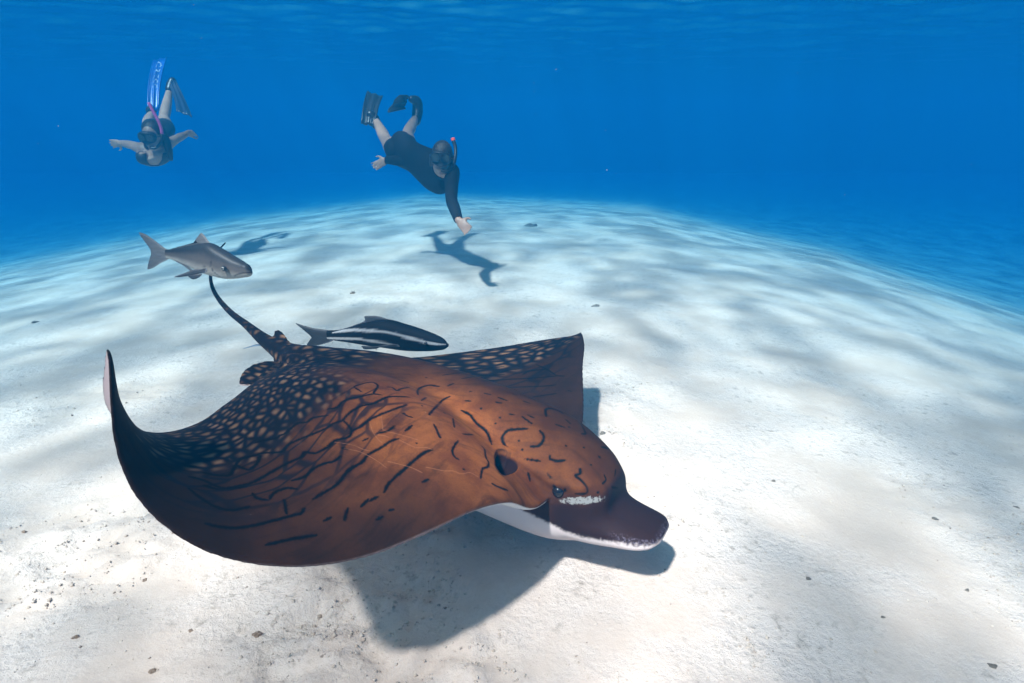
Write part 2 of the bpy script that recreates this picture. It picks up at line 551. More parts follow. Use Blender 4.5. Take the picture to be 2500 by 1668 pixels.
INK = []
INK += [(2.6, l) for l in _z(4.9, 800, 850, [
    [(970,585),(860,580),(700,590),(560,660),(400,695),(270,770),(190,850),(170,870),(60,905),(0,950)],
    [(940,680),(800,730),(620,800),(480,870),(400,940),(300,985),(250,1060),(90,1110),(0,1170)],
    [(850,1085),(760,1110),(640,1190),(480,1280),(420,1360),(340,1410),(260,1460),(160,1560)],
    [(1250,1215),(1130,1260),(1040,1340),(920,1450),(800,1560)],
    [(640,560),(540,550),(420,575),(250,610),(170,650),(110,710),(0,730)],
    [(1600,745),(1700,800),(1780,900),(1880,980),(1930,1060),(1955,1160)],
    [(800,930),(720,990),(600,1020)], [(1010,925),(930,990)]])]
INK += [(1.9, l) for l in _z(4.9, 800, 850, [
    [(190,870),(250,930),(290,985)], [(320,460),(440,420),(540,410),(600,450),(560,520),(545,550)], [(320,470),(400,520)],
    [(710,465),(770,470),(830,510),(870,490),(980,465)], [(350,290),(430,295),(520,310)], [(850,380),(960,410)],
    [(1080,560),(1075,510),(1120,470),(1220,445),(1330,460)], [(1440,450),(1500,425)],
    [(1460,580),(1380,620),(1310,690),(1260,740),(1210,800)], [(1180,590),(1120,630)], [(1650,630),(1710,635)],
    [(1500,840),(1515,950)], [(1270,910),(1305,980),(1340,1060),(1350,1070)], [(1620,1030),(1740,1035)],
    [(900,780),(950,810),(1010,830)], [(480,1080),(420,1110)], [(1560,1110),(1510,1180),(1490,1240),(1520,1300),(1570,1335)],
    [(170,1195),(230,1210)], [(160,1290),(90,1350),(0,1375)],
    [(1850,1180),(1880,1220),(1890,1300),(1925,1370),(1915,1420),(1850,1450),(1830,1560)]])]
INK += [(2.8, l) for l in _z(4.9, 500, 900, [
    [(1470,705),(1350,760),(1150,840),(1020,900),(960,960),(900,1000),(700,1010),(600,1040),(460,1070),(400,1110),(370,1160),(340,1210),(300,1270),(180,1280),(0,1250)],
    [(1760,740),(1720,820),(1560,860),(1500,920),(1330,1010),(1200,1000),(1150,1060),(1040,1110),(880,1190),(740,1270),(600,1350),(480,1390),(330,1420),(150,1440),(0,1400)],
    [(1960,1020),(1860,1130),(1720,1210),(1640,1320),(1560,1400),(1430,1480),(1300,1560)],
    [(1620,1050),(1540,1110),(1420,1140),(1300,1200),(1180,1300),(1040,1340)],
    [(1100,1440),(980,1430),(860,1470),(800,1520),(780,1560)],
    [(1470,560),(1300,590),(1220,640),(1100,660),(970,770),(900,800),(860,830),(700,860),(600,890)],
    [(660,1040),(640,1110),(570,1190),(520,1210),(430,1180),(370,1150)]])]
INK += [(2.8, l) for l in _z(2.45, 200, 780, [
    [(1330,1130),(1310,1160),(1250,1175),(1100,1215),(950,1245),(820,1240),(740,1220)],
    [(1400,1290),(1250,1315),(1100,1350)], [(1590,1130),(1570,1200)], [(1490,1185),(1450,1205)], [(1715,1075),(1670,1120)],
    [(1110,1080),(1050,1070),(1020,1040)], [(1210,1080),(1225,1160)], [(980,1000),(850,1010),(720,960),(640,940)],
    [(1000,1120),(900,1140),(800,1120),(700,1060),(640,1010)]])]
INK += [(2.6, l) for l in _z(4.48, 900, 1050, [
    [(690,215),(590,265),(420,400),(250,555),(210,600),(170,680)], [(0,780),(100,730)], [(90,980),(150,950)], [(590,570),(650,540)], [(225,880),(270,870)]])]
INK += [(2.3, l) for l in _z(3.92, 1150, 950, [
    [(535,380),(440,385),(360,395),(310,440),(300,490),(330,550),(385,605)], [(660,400),(695,450),(680,510),(640,545),(575,550)],
    [(755,640),(760,670),(830,690),(900,680)], [(1045,765),(1040,810),(1000,830),(1050,870),(1100,930),(1110,980),(1080,1000),(1000,1000)],
    [(730,810),(770,860),(800,930),(800,980),(830,1010),(890,985),(910,935),(960,940)], [(1250,555),(1330,575),(1400,620),(1450,645)],
    [(720,260),(715,200),(760,185),(840,210),(880,235)], [(545,800),(565,880)], [(200,905),(270,940),(350,970)]])]
INK += [(1.5, l) for l in _z(3.92, 1150, 950, [
    [(505,670),(580,678),(660,690)], [(545,250),(600,275)], [(490,265),(580,330)], [(815,340),(890,365)], [(910,295),(950,330)],
    [(1050,330),(1095,420),(1060,430)], [(1275,825),(1290,870),(1260,905)], [(1385,770),(1375,830)], [(1350,940),(1410,950)],
    [(370,240),(410,245)], [(235,125),(290,135)], [(500,115),(560,135)], [(130,40),(190,55)], [(260,80),(340,110)], [(400,45),(440,60)], [(560,80),(610,105)]])]
INK += [(1.4, l) for l in _z(4.7, 1000, 780, [
    [(830,710),(1100,690),(1400,675),(1680,650)], [(1130,780),(1300,775),(1550,765),(1680,750)], [(1420,890),(1550,870),(1680,850)],
    [(600,680),(750,655),(950,640),(1090,630)], [(1050,610),(1150,580),(1270,565)], [(1300,630),(1360,600),(1470,580),(1580,575)],
    [(380,640),(520,620),(750,600)], [(1580,570),(1680,640),(1770,650)], [(1460,520),(1570,570)], [(640,575),(900,560),(1080,540)], [(1820,815),(1860,825)]])]
DOTS = [(x0 + x / s, y0 + y / s, r) for s, x0, y0, l in (
    (4.9, 800, 850, [(1130,690,3),(1180,355,3.4),(1705,520,3.6),(1835,725,3.4),(1395,775,4),(1625,1450,4.5),(1065,1140,4),(1215,800,4),(1345,1065,4.2),(940,680,3),(915,780,4)]),
    (3.92, 1150, 950, [(458,495,2.4),(490,580,2.6),(1230,650,6),(1150,725,4),(1215,990,4),(910,545,3),(275,275,4),(235,330,3),(95,185,4),(940,365,2.6),(530,380,4),(755,650,4.5),(890,680,4),(1045,770,5),(1010,830,4),(740,820,5),(1080,560,3)]))
    for x, y, r in l] + [(1364, 1204, 12)]
SCRATCH = _z(4.9, 800, 850, [
    [(510,910),(540,1000),(600,1090),(650,1130)], [(640,820),(655,920),(670,980),(800,1020),(920,1050),(1080,1100)],
    [(850,1095),(960,1150),(1060,1190),(1180,1190),(1250,1215)], [(90,1125),(300,1160),(420,1210),(500,1230)],
    [(720,1355),(860,1390),(1000,1430),(1130,1490)], [(1180,1425),(1300,1450),(1400,1470),(1500,1470),(1600,1505),(1700,1490),(1800,1540)],
    [(200,1200),(380,1240),(560,1330),(700,1430)], [(600,1040),(680,1050),(730,1068)]])
SPIRACLE = [(1213, 1103), (1240, 1112), (1266, 1122), (1268, 1134), (1247, 1157), (1230, 1160), (1217, 1147), (1210, 1126)]

def walk(line, step=1.0):
    out = []
    for (x0, y0), (x1, y1) in zip(line[:-1], line[1:]):
        n = max(1, int(math.hypot(x1 - x0, y1 - y0) / step))
        out += [(x0 + (x1 - x0) * k / n, y0 + (y1 - y0) * k / n) for k in range(n)]
    return out + [line[-1]]

def smooth_line(l):
    return [tuple(p) for p in catmull(l, 12 * len(l))] if len(l) > 2 else l

def in_poly(px, py, poly):
    inside = np.zeros(len(px), bool)
    j = len(poly) - 1
    for i in range(len(poly)):
        xi, yi = poly[i]; xj, yj = poly[j]
        c = ((yi > py) != (yj > py)) & (px < (xj - xi) * (py - yi) / (yj - yi + 1e-12) + xi)
        inside ^= c
        j = i
    return inside

def ink_points(v, polys):
    """lay the traced lines on the skin: points and half widths"""
    body = BVHTree.FromPolygons([Vector(p) for p in v], polys)
    eye = Vector((0, 0, CAM_Z))
    def hit(x, y):
        d = at(x, y, 1.0) - eye; d.normalize()
        return body.ray_cast(eye, d)[0]
    def lay(lines, jitter=True):
        pts, wid = [], []
        for w, l in lines:
            path = walk(smooth_line(l), 1.2); m_ = len(path)
            for k, (x, y) in enumerate(path):
                p = hit(x, y)
                if p is None: continue
                dp = (p.y * _cp - (p.z - CAM_Z) * _sp)
                tap = min(1, (min(k, m_ - 1 - k) + 5) / 11) if jitter else 1
                pts.append(p); wid.append(w * tap * (1 + 0.10 * math.sin(k * 0.21 + w * 9)) * dp / F_PX)
        kd = KDTree(len(pts))
        for i, p in enumerate(pts): kd.insert(p, i)
        kd.balance()
        return kd, wid, np.min(np.array(pts), 0) - .02, np.max(np.array(pts), 0) + .02
    return hit, lay

def near_ink(v, kd, wid, lo, hi, reach):
    out = np.full(len(v), 9.0); w = np.zeros(len(v))
    for i in np.nonzero(((v > lo) & (v < hi)).all(1))[0]:
        _, j, d = kd.find(v[i])
        if d < reach: out[i] = d; w[i] = wid[j]
    return out, w

def build_ray(voxel=0.0034):
    me, (mid, nrm, cc) = build_ray_mesh(voxel)
    v, e = mesh_arrays(me)
    v = laplacian(v, e, 9, 0.5)
    # melt the trunk into the wings, and the brow into the snout
    d0 = ((v - np.array(RAY_BASE)) @ np.array(HEAD_DIR)); s0 = ((v - np.array(RAY_BASE)) @ np.array(LAT))
    melt = smoothstep(.06, .2, d0) * smoothstep(1.0, .88, d0) * np.where(s0 < 0, smoothstep(-.48, -.30, s0), smoothstep(.24, .15, s0))
    v = v + (laplacian(v, e, 240, 0.5) - v) * melt[:, None]
    brow = smoothstep(.97, 1.05, d0) * smoothstep(1.22, 1.15, d0)
    v = v + (laplacian(v, e, 70, 0.5) - v) * brow[:, None]
    me.vertices.foreach_set('co', v.astype(np.float32).ravel()); me.update()
    # finer skin along the dark markings
    hit, lay = ink_points(v, [tuple(p.vertices) for p in me.polygons])
    marks = lay([(w * INK_W, l) for w, l in INK] + [(r * 1.2, [(x - .5, y), (x + .5, y)]) for x, y, r in DOTS])
    scratches = lay([(0.55, l) for l in SCRATCH], False)
    d1, _ = near_ink(v, *marks, .0065); d2, _ = near_ink(v, *scratches, .004)
    sel = (d1 < 9) | (d2 < 9)
    bm = bmesh.new(); bm.from_mesh(me)
    bm.verts.ensure_lookup_table()
    edges = [ed for ed in bm.edges if sel[ed.verts[0].index] and sel[ed.verts[1].index]]
    bmesh.ops.subdivide_edges(bm, edges=edges, cuts=2, use_grid_fill=True)
    bm.to_mesh(me); bm.free(); me.update()
    v, e = mesh_arrays(me)
    # push the gill-hole behind the eye inwards
    px, py, dep = project(v)
    vn = np.empty(len(v) * 3, np.float32)
    me.vertices.foreach_set('co', v.astype(np.float32).ravel()); me.update()
    me.vertices.foreach_get('normal', vn); vn = vn.reshape(-1, 3).astype(float)
    eye_dir = np.array([0, 0, CAM_Z]) - v
    eye_dir /= np.linalg.norm(eye_dir, axis=1, keepdims=True)
    facing = (vn * eye_dir).sum(1) > 0.05
    cxs, cys = np.mean([p[0] for p in SPIRACLE]), np.mean([p[1] for p in SPIRACLE])
    ang = np.arctan2(py - cys, px - cxs)
    pa = sorted((math.atan2(y - cys, x - cxs), math.hypot(x - cxs, y - cys)) for x, y in SPIRACLE)
    rad = np.interp(ang, [a for a, _ in pa], [r for _, r in pa], period=2 * np.pi)
    rel = np.hypot(px - cxs, py - cys) / rad
    hole = smoothstep(1.02, 0.80, rel) * (dep < 1.6) * facing
    inward = -(vn[(rel < 1) & facing & (dep < 1.6)].mean(0)); inward /= np.linalg.norm(inward)
    sink = inward * 0.7 + np.array(HEAD_DIR) * 0.3
    v = v + hole[:, None] * sink * 0.055
    # brow ridge from the hole to above the eye, and the hollow the eye lies in
    bx = np.clip(px, 1205, 1450)
    ridge_y = np.interp(bx, [1205, 1250, 1300, 1345, 1400, 1450], [1096, 1116, 1146, 1176, 1192, 1196])
    brow2 = np.exp(-((py - ridge_y) / 13) ** 2) * smoothstep(1195, 1240, px) * smoothstep(1465, 1400, px) * facing * (dep < 1.6)
    holl = np.exp(-((px - 1335) / 50) ** 2 - ((py - 1206) / 17) ** 2) * facing * (dep < 1.6)
    v = v + vn * (0.0055 * brow2 - 0.008 * holl)[:, None]
    # a lip above the hole
    lip = np.exp(-((px - 1243) / 40) ** 2 - ((py - (1100 + 0.35 * (px - 1243))) / 7) ** 2) * facing * (dep < 1.6)
    v = v + vn * (0.006 * lip)[:, None]
    me.vertices.foreach_set('co', v.astype(np.float32).ravel()); me.update()
    n = len(v)
    # --- where each point lies on the flat wing: span and chord in metres, and which side is up
    ns, nc = mid.shape[:2]
    arc_u = np.concatenate([[0], np.cumsum(np.linalg.norm(np.diff(mid[:, nc // 2], axis=0), axis=1))])
    chord = np.concatenate([np.zeros((ns, 1)), np.cumsum(np.linalg.norm(np.diff(mid, axis=1), axis=2), axis=1)], axis=1)
    from_te = chord[:, -1:] - chord
    idx = np.arange(ns * nc).reshape(ns, nc)
    tri = np.concatenate([np.stack([idx[:-1, :-1], idx[1:, :-1], idx[1:, 1:]], -1).reshape(-1, 3),
                          np.stack([idx[:-1, :-1], idx[1:, 1:], idx[:-1, 1:]], -1).reshape(-1, 3)])
    flat = mid.reshape(-1, 3)
    bvh = BVHTree.FromPolygons([Vector(p) for p in flat], tri.tolist())
    loc = np.empty((n, 3)); fi = np.empty(n, int)
    for i, p in enumerate(v):
        l, _, f, _ = bvh.find_nearest(p)
        loc[i] = l; fi[i] = f
    T = tri[fi]
    A, B, C = flat[T[:, 0]], flat[T[:, 1]], flat[T[:, 2]]
    v0, v1, v2 = B - A, C - A, loc - A
    d00 = (v0 * v0).sum(1); d01 = (v0 * v1).sum(1); d11 = (v1 * v1).sum(1); d20 = (v2 * v0).sum(1); d21 = (v2 * v1).sum(1)
    den = np.maximum(d00 * d11 - d01 * d01, 1e-14)
    w1 = np.clip((d11 * d20 - d01 * d21) / den, 0, 1); w2 = np.clip((d00 * d21 - d01 * d20) / den, 0, 1); w0 = 1 - w1 - w2
    def look(q):
        q = q.reshape(-1)
        return q[T[:, 0]] * w0 + q[T[:, 1]] * w1 + q[T[:, 2]] * w2
    gu = np.repeat(arc_u[:, None], nc, 1); gs = np.repeat(np.linspace(0, 1, ns)[:, None], nc, 1)
    su, sv, span, frac = look(gu), look(from_te), look(gs), look(np.repeat(cc[None], ns, 0))
    nq = nrm.reshape(-1, 3)[T[:, 0]]
    side = ((v - loc) * nq).sum(1)
    # --- masks
    dd = ((v - np.array(RAY_BASE)) @ np.array(HEAD_DIR))          # along the body
    ss = ((v - np.array(RAY_BASE)) @ np.array(LAT))
    hw_t = np.interp(dd, [t[0] for t in TRUNK], [t[3] for t in TRUNK], right=.12)
    on_head = smoothstep(0.78, 0.86, dd) * smoothstep(1.25, 1.08, np.abs(ss) / hw_t)
    zline = np.interp(dd, [.80, .86, .93, 1.0, 1.05, 1.1, 1.15, 1.2, 1.25], [.20, .197, .188, .160, .140, .137, .143, .147, .150])
    belly_wing = smoothstep(-0.0012, -0.0030, side) * smoothstep(0.0, -0.25, (vn * nq).sum(1))
    belly_head = smoothstep(0.006, -0.006, v[:, 2] - zline - 0.004 * vnoise(dd * 160, v[:, 2] * 160, 4))
    belly = belly_wing * (1 - on_head) + belly_head * on_head
    tail_pt = dd < 0.03
    clen = np.clip(look(np.repeat(chord[:, -1:], nc, 1)), 0.05, 2)
    ff = sv / clen                                                # 0 at the trailing edge, 1 at the leading edge
    lim = np.interp(span, [0, .2, .3, .42, .52, .6, .66, .75, .85, 1], [.8, .70, .64, .58, .54, .46, .42, .50, .60, .75])
    jag = 0.05 * vnoise(su * 22, sv * 22, 9)
    spot = smoothstep(lim + 0.05, lim - 0.07, ff + jag)
    trunk = smoothstep(0.30, 0.16, np.abs(ss))
    spot = spot * (1 - trunk * smoothstep(0.30, 0.46, dd))
    spot = np.where(tail_pt, 1.0, spot)
    snout = smoothstep(.90, 1.04, dd) * smoothstep(0.028, -0.022, v[:, 2] - np.interp(dd, [1.0, 1.05, 1.12, 1.17, 1.3], [.222, .228, .240, .29, .3]) + 0.010 * vnoise(dd * 40, v[:, 2] * 40, 15))
    patch = np.exp(-(((px - 1420) / 62) ** 2 + ((py - 1222 - (px - 1420) * -.06) / 11) ** 2) ** 2) * facing * (dep < 1.5)
    # --- traced markings
    wob = 0.0011 * vnoise(su * 170, sv * 170, 71) + 0.0007 * vnoise(su * 420, sv * 420, 72)
    def tone(lay_, soft, blur, k_wob=1.0):
        d, w = near_ink(v, *lay_, .012)
        d = d + wob * k_wob
        t = np.clip((d - w * soft) / (w * (1 - soft) + blur), 0, 1)
        return 1 - t * t * (3 - 2 * t)
    ink = tone(marks, 0.35, .0026) * (vn[:, 2] > -0.6)
    scr = tone(scratches, 0.3, .0008, 0.2)
    ring = np.exp(-((rel - 1.06) / 0.07) ** 2) * facing * (dep < 1.6) * smoothstep(1250, 1220, px)
    ink = np.maximum(ink, ring * 0.9)
    # dark pigment with shade painted in: near wing, leading margin, far side, rear
    pigment_shade = np.maximum(smoothstep(0.58, 0.36, span) * 0.97, smoothstep(0.58, 0.98, ff) * 0.90 * smoothstep(.64, .50, span))
    pigment_shade = np.maximum(pigment_shade, 0.93 * np.maximum(smoothstep(.62, .70, span), smoothstep(.09, .17, ss) * smoothstep(.98, .86, dd)))
    pigment_shade = np.maximum(pigment_shade, 0.60 * smoothstep(0.55, 0.25, dd) * smoothstep(.34, .2, np.abs(ss)))
    sunlit_core = np.exp(-((dd - .82) / .29) ** 2 - ((ss + .21) / .25) ** 2)  # sun dapple painted in: skin away from it gets darkened
    pigment_shade = np.maximum(pigment_shade, (0.90 - 0.90 * np.clip(sunlit_core * 1.4, 0, 1)) * (1 - snout))
    band = smoothstep(lim - .08, lim + .03, ff) * smoothstep(lim + .34, lim + .12, ff) * (1 - trunk * smoothstep(.34, .52, dd)) * (dd > .03)
    far = smoothstep(.58, .70, span)
    u0 = np.interp(.60, np.linspace(0, 1, ns), arc_u)
    su2 = np.where(su > u0, u0 + (su - u0) * .70, su); sv2 = ff * (.40 + .30 * clen) * (1 - .42 * far)
    belly = np.maximum(belly, 0.38 * smoothstep(0.994, 1.0, ff) * (span < 0.6) * (span > 0.03))
    hwv = np.interp(dd, [t[0] for t in SNOUT], [t[3] for t in SNOUT])
    rim = smoothstep(1.14, 1.20, dd) * np.maximum(smoothstep(.90, 1.0, np.abs(ss) / hwv) * 0.6, smoothstep(1.242, 1.268, dd)) * (1 - belly)
    for nm, arr in (('ink', ink), ('rim', rim), ('band', band), ('dim', np.maximum(smoothstep(0.42, 0.18, span), 0.95 * smoothstep(-.03, -.22, dd))), ('belly', belly), ('spot', spot), ('pigment_shade', pigment_shade), ('snout', snout), ('patch', patch), ('scratch', scr), ('hole', hole)):
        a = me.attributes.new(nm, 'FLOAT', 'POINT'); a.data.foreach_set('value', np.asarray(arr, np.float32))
    flap = tail_pt | ((np.linalg.norm(v - loc, axis=1) > .016) & (dd < .26) & (ss < -.04))
    rest = np.stack([np.where(flap, v[:, 0] + 5, su2), np.where(flap, v[:, 1] * .9, sv2), np.where(flap, v[:, 2], 0 * su)], -1)
    a = me.attributes.new('rest', 'FLOAT_VECTOR', 'POINT'); a.data.foreach_set('vector', rest.astype(np.float32).ravel())
    me.shade_smooth()
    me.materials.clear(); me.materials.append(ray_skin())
    me.name = 'eagle_ray'
    o = bpy.data.objects.new('eagle_ray', me); link(o)
    tag(o, 'large rust brown eagle ray with black lines and pale spots gliding over sand', 'ray')
    # move the origin under the body without moving the body
    org = ray_point(0.6, 0, 0.28)
    me.transform(Matrix.Translation(-org)); o.location = org
    # eye
    h = hit(1364, 1203)
    eb = bmesh.new(); bmesh.ops.create_uvsphere(eb, u_segments=24, v_segments=14, radius=0.0150)
    em = bpy.data.meshes.new('eye'); eb.to_mesh(em); eb.free(); em.shade_smooth()
    em.materials.append(simple_mat('ray_eye', (0.008, 0.008, 0.012), 0.12))
    eo = bpy.data.objects.new('eye', em); link(eo, o); eo.location = h - org + Vector((.0, .0095, -.0015))
    tag(eo, 'glossy black eye')
    return o

def ray_skin():
    m, nt, b = new_mat('ray_skin')
    def att(nm, out='Fac'):
        return N(nt, 'ShaderNodeAttribute', attribute_name=nm).outputs[out]
    rest = att('rest', 'Vector')
    mp = N(nt, 'ShaderNodeMapping'); nt.links.new(rest, mp.inputs['Vector'])
    mp.inputs['Scale'].default_value = (29, 39, 32)
    nz0 = N(nt, 'ShaderNodeTexNoise', Scale=9.0, Detail=2.0)
    nt.links.new(rest, nz0.inputs['Vector'])
    wob = N(nt, 'ShaderNodeMix'); wob.data_type = 'RGBA'; wob.blend_type = 'ADD'
    wob.inputs[0].default_value = 0.7
    nt.links.new(mp.outputs['Vector'], wob.inputs[6]); nt.links.new(nz0.outputs['Color'], wob.inputs[7])
    vo = N(nt, 'ShaderNodeTexVoronoi', Scale=1.0, Randomness=0.82); vo.feature = 'DISTANCE_TO_EDGE'
    vc = N(nt, 'ShaderNodeTexVoronoi', Scale=1.0, Randomness=0.82)
    for q in (vo, vc): nt.links.new(wob.outputs[2], q.inputs['Vector'])
    geo = N(nt, 'ShaderNodeNewGeometry')
    fine = N(nt, 'ShaderNodeTexNoise', Scale=420.0, Detail=3.0, Roughness=0.7)
    mott = N(nt, 'ShaderNodeTexNoise', Scale=14.0, Detail=5.0, Roughness=0.6)
    for q in (fine, mott): nt.links.new(geo.outputs['Position'], q.inputs['Vector'])
    rust = mix_col(nt, map_range(nt, mott.outputs['Fac'], 0.3, 0.7), (0.180, 0.051, 0.014), (0.350, 0.112, 0.027))
    rust = mix_col(nt, math_node(nt, 'MULTIPLY', map_range(nt, fine.outputs['Fac'], 0.35, 0.7), 0.35), rust, (0.06, 0.022, 0.009))
    strk = N(nt, 'ShaderNodeTexNoise', Scale=1.0, Detail=4.0, Roughness=0.6)
    mps = N(nt, 'ShaderNodeMapping'); nt.links.new(rest, mps.inputs['Vector']); mps.inputs['Scale'].default_value = (9, 46, 20)
    nt.links.new(mps.outputs['Vector'], strk.inputs['Vector'])
    rust = mix_col(nt, math_node(nt, 'MULTIPLY', map_range(nt, strk.outputs['Fac'], 0.48, 0.72), 0.6), rust, (0.045, 0.017, 0.008))
    rust = mix_col(nt, att('pigment_shade'), rust, (0.015, 0.0095, 0.0075))  # own dark tone and painted shade together
    cell = math_node(nt, 'MULTIPLY', map_range(nt, vo.outputs['Distance'], 0.03, 0.46), map_range(nt, vc.outputs['Distance'], 0.72, 0.12))
    dark = (0.008, 0.008, 0.011)
    rnd = N(nt, 'ShaderNodeSeparateColor'); nt.links.new(vc.outputs['Color'], rnd.inputs['Color'])
    tan = mix_col(nt, rnd.outputs['Red'], (0.10, 0.053, 0.030), (0.29, 0.160, 0.088))
    tan = mix_col(nt, math_node(nt, 'MULTIPLY', att('dim'), 0.75), tan, (0.04, 0.025, 0.019))
    spots = mix_col(nt, cell, dark, tan)
    mp3 = N(nt, 'ShaderNodeMapping'); nt.links.new(wob.outputs[2], mp3.inputs['Vector']); mp3.inputs['Scale'].default_value = (0.26, 0.78, 1)
    ve = N(nt, 'ShaderNodeTexVoronoi', Scale=1.0, Randomness=0.9); ve.feature = 'DISTANCE_TO_EDGE'
    nt.links.new(mp3.outputs['Vector'], ve.inputs['Vector'])
    rust = mix_col(nt, math_node(nt, 'MULTIPLY', map_range(nt, ve.outputs['Distance'], 0.10, 0.02), math_node(nt, 'MULTIPLY', att('band'), 0.85)), rust, dark)
    col = mix_col(nt, att('spot'), rust, spots)
    col = mix_col(nt, math_node(nt, 'MULTIPLY', att('snout'), 0.9), col, (0.017, 0.0095, 0.0115))
    spk = N(nt, 'ShaderNodeTexNoise', Scale=240.0, Detail=3.0, Roughness=0.7)
    nt.links.new(geo.outputs['Position'], spk.inputs['Vector'])
    col = mix_col(nt, math_node(nt, 'MULTIPLY', att('rim'), map_range(nt, spk.outputs['Fac'], 0.48, 0.66)), col, (0.22, 0.20, 0.28))
    col = mix_col(nt, att('ink'), col, (0.004, 0.004, 0.005))
    col = mix_col(nt, math_node(nt, 'MULTIPLY', att('scratch'), 0.45), col, (0.50, 0.22, 0.12))
    pn = N(nt, 'ShaderNodeTexNoise', Scale=120.0, Detail=5.0, Roughness=0.8)
    nt.links.new(geo.outputs['Position'], pn.inputs['Vector'])
    pf = map_range(nt, math_node(nt, 'ADD', att('patch'), math_node(nt, 'MULTIPLY', math_node(nt, 'SUBTRACT', pn.outputs['Fac'], 0.5), 3.2)), 0.50, 0.95)
    pf = math_node(nt, 'MULTIPLY', pf, map_range(nt, att('patch'), 0.1, 0.4))
    col = mix_col(nt, pf, col, (0.25, 0.26, 0.25))
    col = mix_col(nt, math_node(nt, 'MULTIPLY', map_range(nt, att('hole'), 0.10, 0.40), 0.98), col, (0.012, 0.005, 0.007))  # shade inside the hole painted into the skin colour
    col = mix_col(nt, att('belly'), col, mix_col(nt, att('pigment_shade'), (0.74, 0.73, 0.71), (0.62, 0.47, 0.44)))
    nt.links.new(col, b.inputs['Base Color'])
    b.inputs['Roughness'].default_value = 0.6
    b.inputs['Specular IOR Level'].default_value = 0.05
    bp = N(nt, 'ShaderNodeBump', Strength=0.12, Distance=0.003)
    nt.links.new(fine.outputs['Fac'], bp.inputs['Height']); nt.links.new(bp.outputs['Normal'], b.inputs['Normal'])
    return m
ray = build_ray(RAY_VOXEL)

# ------------------------------------------------------------------ cobia swimming with the ray
def fish_material(name, back, flank, belly_col, stripe_col=None, rough=0.42, spec=0.18):
    m, nt, b = new_mat(name)
    def att(nm): return N(nt, 'ShaderNodeAttribute', attribute_name=nm).outputs['Fac']
    tc = N(nt, 'ShaderNodeTexCoord')
    nz = N(nt, 'ShaderNodeTexNoise', Scale=26.0, Detail=5.0, Roughness=0.65)
    fine = N(nt, 'ShaderNodeTexNoise', Scale=300.0, Detail=2.0)
    for q in (nz, fine): nt.links.new(tc.outputs['Object'], q.inputs['Vector'])
    h = math_node(nt, 'ADD', att('height'), math_node(nt, 'MULTIPLY', math_node(nt, 'SUBTRACT', nz.outputs['Fac'], 0.5), 0.45))
    c = mix_col(nt, map_range(nt, h, -0.75, -0.05), belly_col, flank)
    c = mix_col(nt, map_range(nt, h, -0.05, 0.6), c, back)
    if stripe_col:
        c = mix_col(nt, math_node(nt, 'MULTIPLY', att('stripe'), 0.92), c, stripe_col)
    c = mix_col(nt, math_node(nt, 'MULTIPLY', map_range(nt, fine.outputs['Fac'], 0.4, 0.7), 0.18), c, (0.02, 0.025, 0.03))
    c = mix_col(nt, math_node(nt, 'MULTIPLY', att('dark'), 0.8), c, (0.02, 0.022, 0.026))
    nt.links.new(c, b.inputs['Base Color'])
    b.inputs['Roughness'].default_value = rough
    b.inputs['Specular IOR Level'].default_value = spec
    bp = N(nt, 'ShaderNodeBump', Strength=0.08, Distance=0.002)
    nt.links.new(fine.outputs['Fac'], bp.inputs['Height']); nt.links.new(bp.outputs['Normal'], b.inputs['Normal'])
    return m

def fin_material(name, base, tip, pale=None):
    m, nt, b = new_mat(name)
    tc = N(nt, 'ShaderNodeTexCoord')
    def att(nm): return N(nt, 'ShaderNodeAttribute', attribute_name=nm).outputs['Fac']
    wv = N(nt, 'ShaderNodeTexNoise', Scale=60.0, Detail=3.0)
    mp = N(nt, 'ShaderNodeMapping'); nt.links.new(tc.outputs['Object'], mp.inputs['Vector'])
    mp.inputs['Scale'].default_value = (0.5, 1, 3.0)
    nt.links.new(mp.outputs['Vector'], wv.inputs['Vector'])
    c = mix_col(nt, att('out'), base, tip)
    c = mix_col(nt, math_node(nt, 'MULTIPLY', map_range(nt, wv.outputs['Fac'], 0.4, 0.65), 0.45), c, tuple(x * 0.45 for x in base))
    nt.links.new(c, b.inputs['Base Color']); b.inputs['Roughness'].default_value = 0.55
    return m

